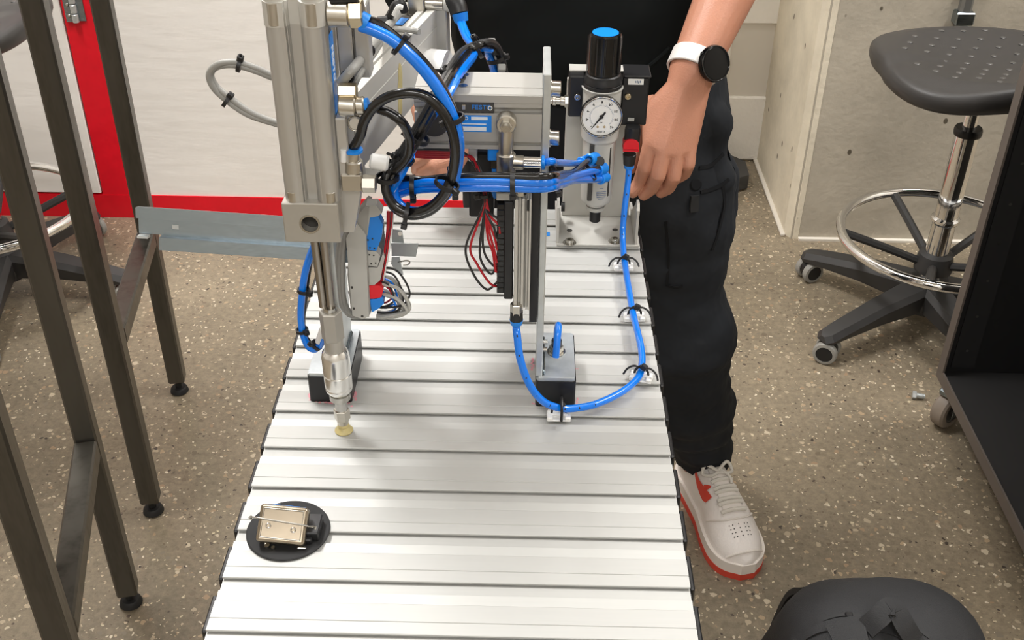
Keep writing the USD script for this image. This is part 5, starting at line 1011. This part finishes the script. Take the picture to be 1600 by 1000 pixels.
# shoes
def shoe(heel, toe, med, seen):
    """heel and toe on the floor; med: +1 when the medial side lies to the left of heel-to-toe"""
    heel, toe = A(*heel, 0), A(*toe, 0); L = np.linalg.norm(toe - heel); d = (toe - heel) / L; s = np.cross(A(0, 0, 1), d) * med     # s: towards the medial side
    S = np.array([0, .015, .05, .12, .3, .5, .68, .8, .88, .93, .965, .988, 1.0]); Wm = np.array([.003, .016, .027, .034, .033, .034, .043, .0455, .042, .0350, .0255, .0150, .002]); Wl = np.array([.003, .016, .027, .035, .036, .040, .046, .0440, .039, .0320, .0230, .0135, .002])
    top_ = np.array([.070, .085, .096, .103, .106, .099, .084, .074, .067, .061, .053, .044, .034]); from_s = np.linspace(0, 1, 200); sm = lambda w: np.convolve(np.pad(np.interp(from_s, S, w), 6, mode='edge'), np.ones(13) / 13, 'valid')
    Wm, Wl, top_, S = sm(Wm), sm(Wl), sm(top_), from_s
    wm = lambda q: np.interp(q, S, Wm); wl = lambda q: np.interp(q, S, Wl); tp_ = lambda q: np.interp(q, S, top_)
    def outline(g): return Polygon([tuple((heel + d * L * q + s * (wm(q) + g))[:2]) for q in .5 - .5 * np.cos(np.linspace(0, math.pi, 60))] + [tuple((heel + d * L * q - s * (wl(q) + g))[:2]) for q in .5 + .5 * np.cos(np.linspace(0, math.pi, 60))]).buffer(.004).buffer(-.002)
    I = frame((0, 0, 0), (0, 0, 1), (1, 0, 0))
    sh = part(pe, 'shoe', None or loft(heel, d, s, L, wm, wl, tp_), 'shoe_white', 'white low sneaker', smooth=60)
    part(sh, 'outsole', ext(outline(.004), .013, I), 'shoe_sole', 'orange-red outsole'); part(sh, 'midsole', ext(outline(.0032), .021, frame((0, 0, .0125), (0, 0, 1), (1, 0, 0))), 'shoe_mid')
    if not seen: return
    srf = lambda q, t, o=.001: surf(heel, d, s, L, wm, wl, tp_, q, t, o)
    for i, q in enumerate(np.linspace(.50, .70, 6)):
        part(sh, 'lace', tube([srf(q + .012 * (i % 2), t, .0040) for t in (.36, .44, .5, .56, .64)], .0036, 8), 'lace')
    part(sh, 'lace_bow', [tube([srf(.44, .5, .006), srf(.40, .40, .016), srf(.42, .30, .010), srf(.46, .40, .006), srf(.45, .5, .006)], .0030, 8), tube([srf(.44, .5, .006), srf(.40, .6, .016), srf(.43, .70, .010), srf(.46, .6, .006), srf(.45, .5, .006)], .0030, 8), tube([srf(.44, .52, .007), srf(.50, .57, .009), srf(.55, .56, .008)], .0026, 8)], 'lace')
    part(sh, 'tongue', patch([[srf(q, t, .003) for t in np.linspace(.40, .60, 7)] for q in np.linspace(.30, .72, 9)]), 'shoe_mid')
    part(sh, 'toe_cap_edge', tube([srf(q, t, .0012) for q, t in ((.66, .08), (.72, .22), (.755, .36), (.765, .5), (.755, .64), (.72, .78), (.66, .92))], .0018, 8), 'shoe_mid')
    part(sh, 'toe_seam', tube([srf(q, t, .0012) for q, t in ((.93, .05), (.955, .25), (.962, .5), (.955, .75), (.93, .95))], .0022, 8), 'shoe_mid')
    part(sh, 'vent_hole', [lat([(0, 0), (.0011, 0), (.0011, .0004), (0, .0004)], srf(q, t, .0004), srf(q, t, .01) - srf(q, t, 0), 8) for q in (.80, .825, .85, .875) for t in (.40, .45, .5, .55, .60)], 'dark_slot')
    part(sh, 'emblem', [patch([[srf(q, a + (b_ - a) * j / 4, .0014) for j in range(5)] for q, a, b_ in ((.30, .20, .215), (.34, .16, .20), (.40, .12, .19), (.46, .105, .205), (.52, .11, .24), (.56, .15, .27), (.575, .24, .28))]), patch([[srf(q, a + (b_ - a) * j / 4, .0014) for j in range(5)] for q, a, b_ in ((.46, .19, .23), (.50, .21, .31), (.515, .29, .33))])], 'swoosh', 'orange-red curved tick emblem')
    part(sh, 'collar_lining', patch([[srf(q, t, .0016) for t in np.linspace(.25, .75, 9)] for q in np.linspace(.12, .30, 5)]), 'swoosh')
def surf(heel, d, s, L, wm, wl, tp_, q, t, o=0.):
    """surface point: q along the foot, t from 0 (medial, at the sole) over the top (0.5) to 1 (lateral)"""
    a = math.pi * t; e = .62; c, sn = math.cos(a), math.sin(a); x = np.sign(c) * abs(c) ** e; z = abs(sn) ** e
    w = wm(q) if c > 0 else wl(q); n = s * x * .9 + A(0, 0, z)
    return heel + d * L * q + s * x * w * (1 - .25 * z * z) + A(0, 0, .028 + (tp_(q) - .028) * z) + n / (np.linalg.norm(n) + 1e-9) * o
def patch(rows):
    v = np.array(rows); k, m = v.shape[:2]; v = v.reshape(-1, 3); f = []
    for i in range(k - 1):
        for j in range(m - 1): q = [i * m + j, i * m + j + 1, (i + 1) * m + j + 1, (i + 1) * m + j]; f += [[q[0], q[1], q[2]], [q[0], q[2], q[3]]]
    return trimesh.Trimesh(v, f, process=False)
def loft(heel, d, s, L, wm, wl, tp_):
    qs = np.concatenate([np.linspace(0, .1, 8), np.linspace(.13, .88, 26), np.linspace(.9, 1, 10)]); ts_ = np.linspace(0, 1, 25)
    m = patch([[surf(heel, d, s, L, wm, wl, tp_, q, t) for t in ts_] for q in qs]); k = len(qs); n = len(ts_)
    f = [[j, j + 1, 0] for j in range(1, n - 1)] + [[(k - 1) * n, (k - 1) * n + j + 1, (k - 1) * n + j] for j in range(1, n - 1)] + [x for i in range(k - 1) for x in ([i * n, (i + 1) * n, i * n + n - 1], [(i + 1) * n, (i + 1) * n + n - 1, i * n + n - 1])]
    m = trimesh.Trimesh(m.vertices, np.vstack([m.faces, f]), process=False); trimesh.repair.fix_normals(m); return m
shoe((.358, 1.055), (.430, .788), -1, True); shoe((.005, 1.04), (-.02, .765), 1, False)
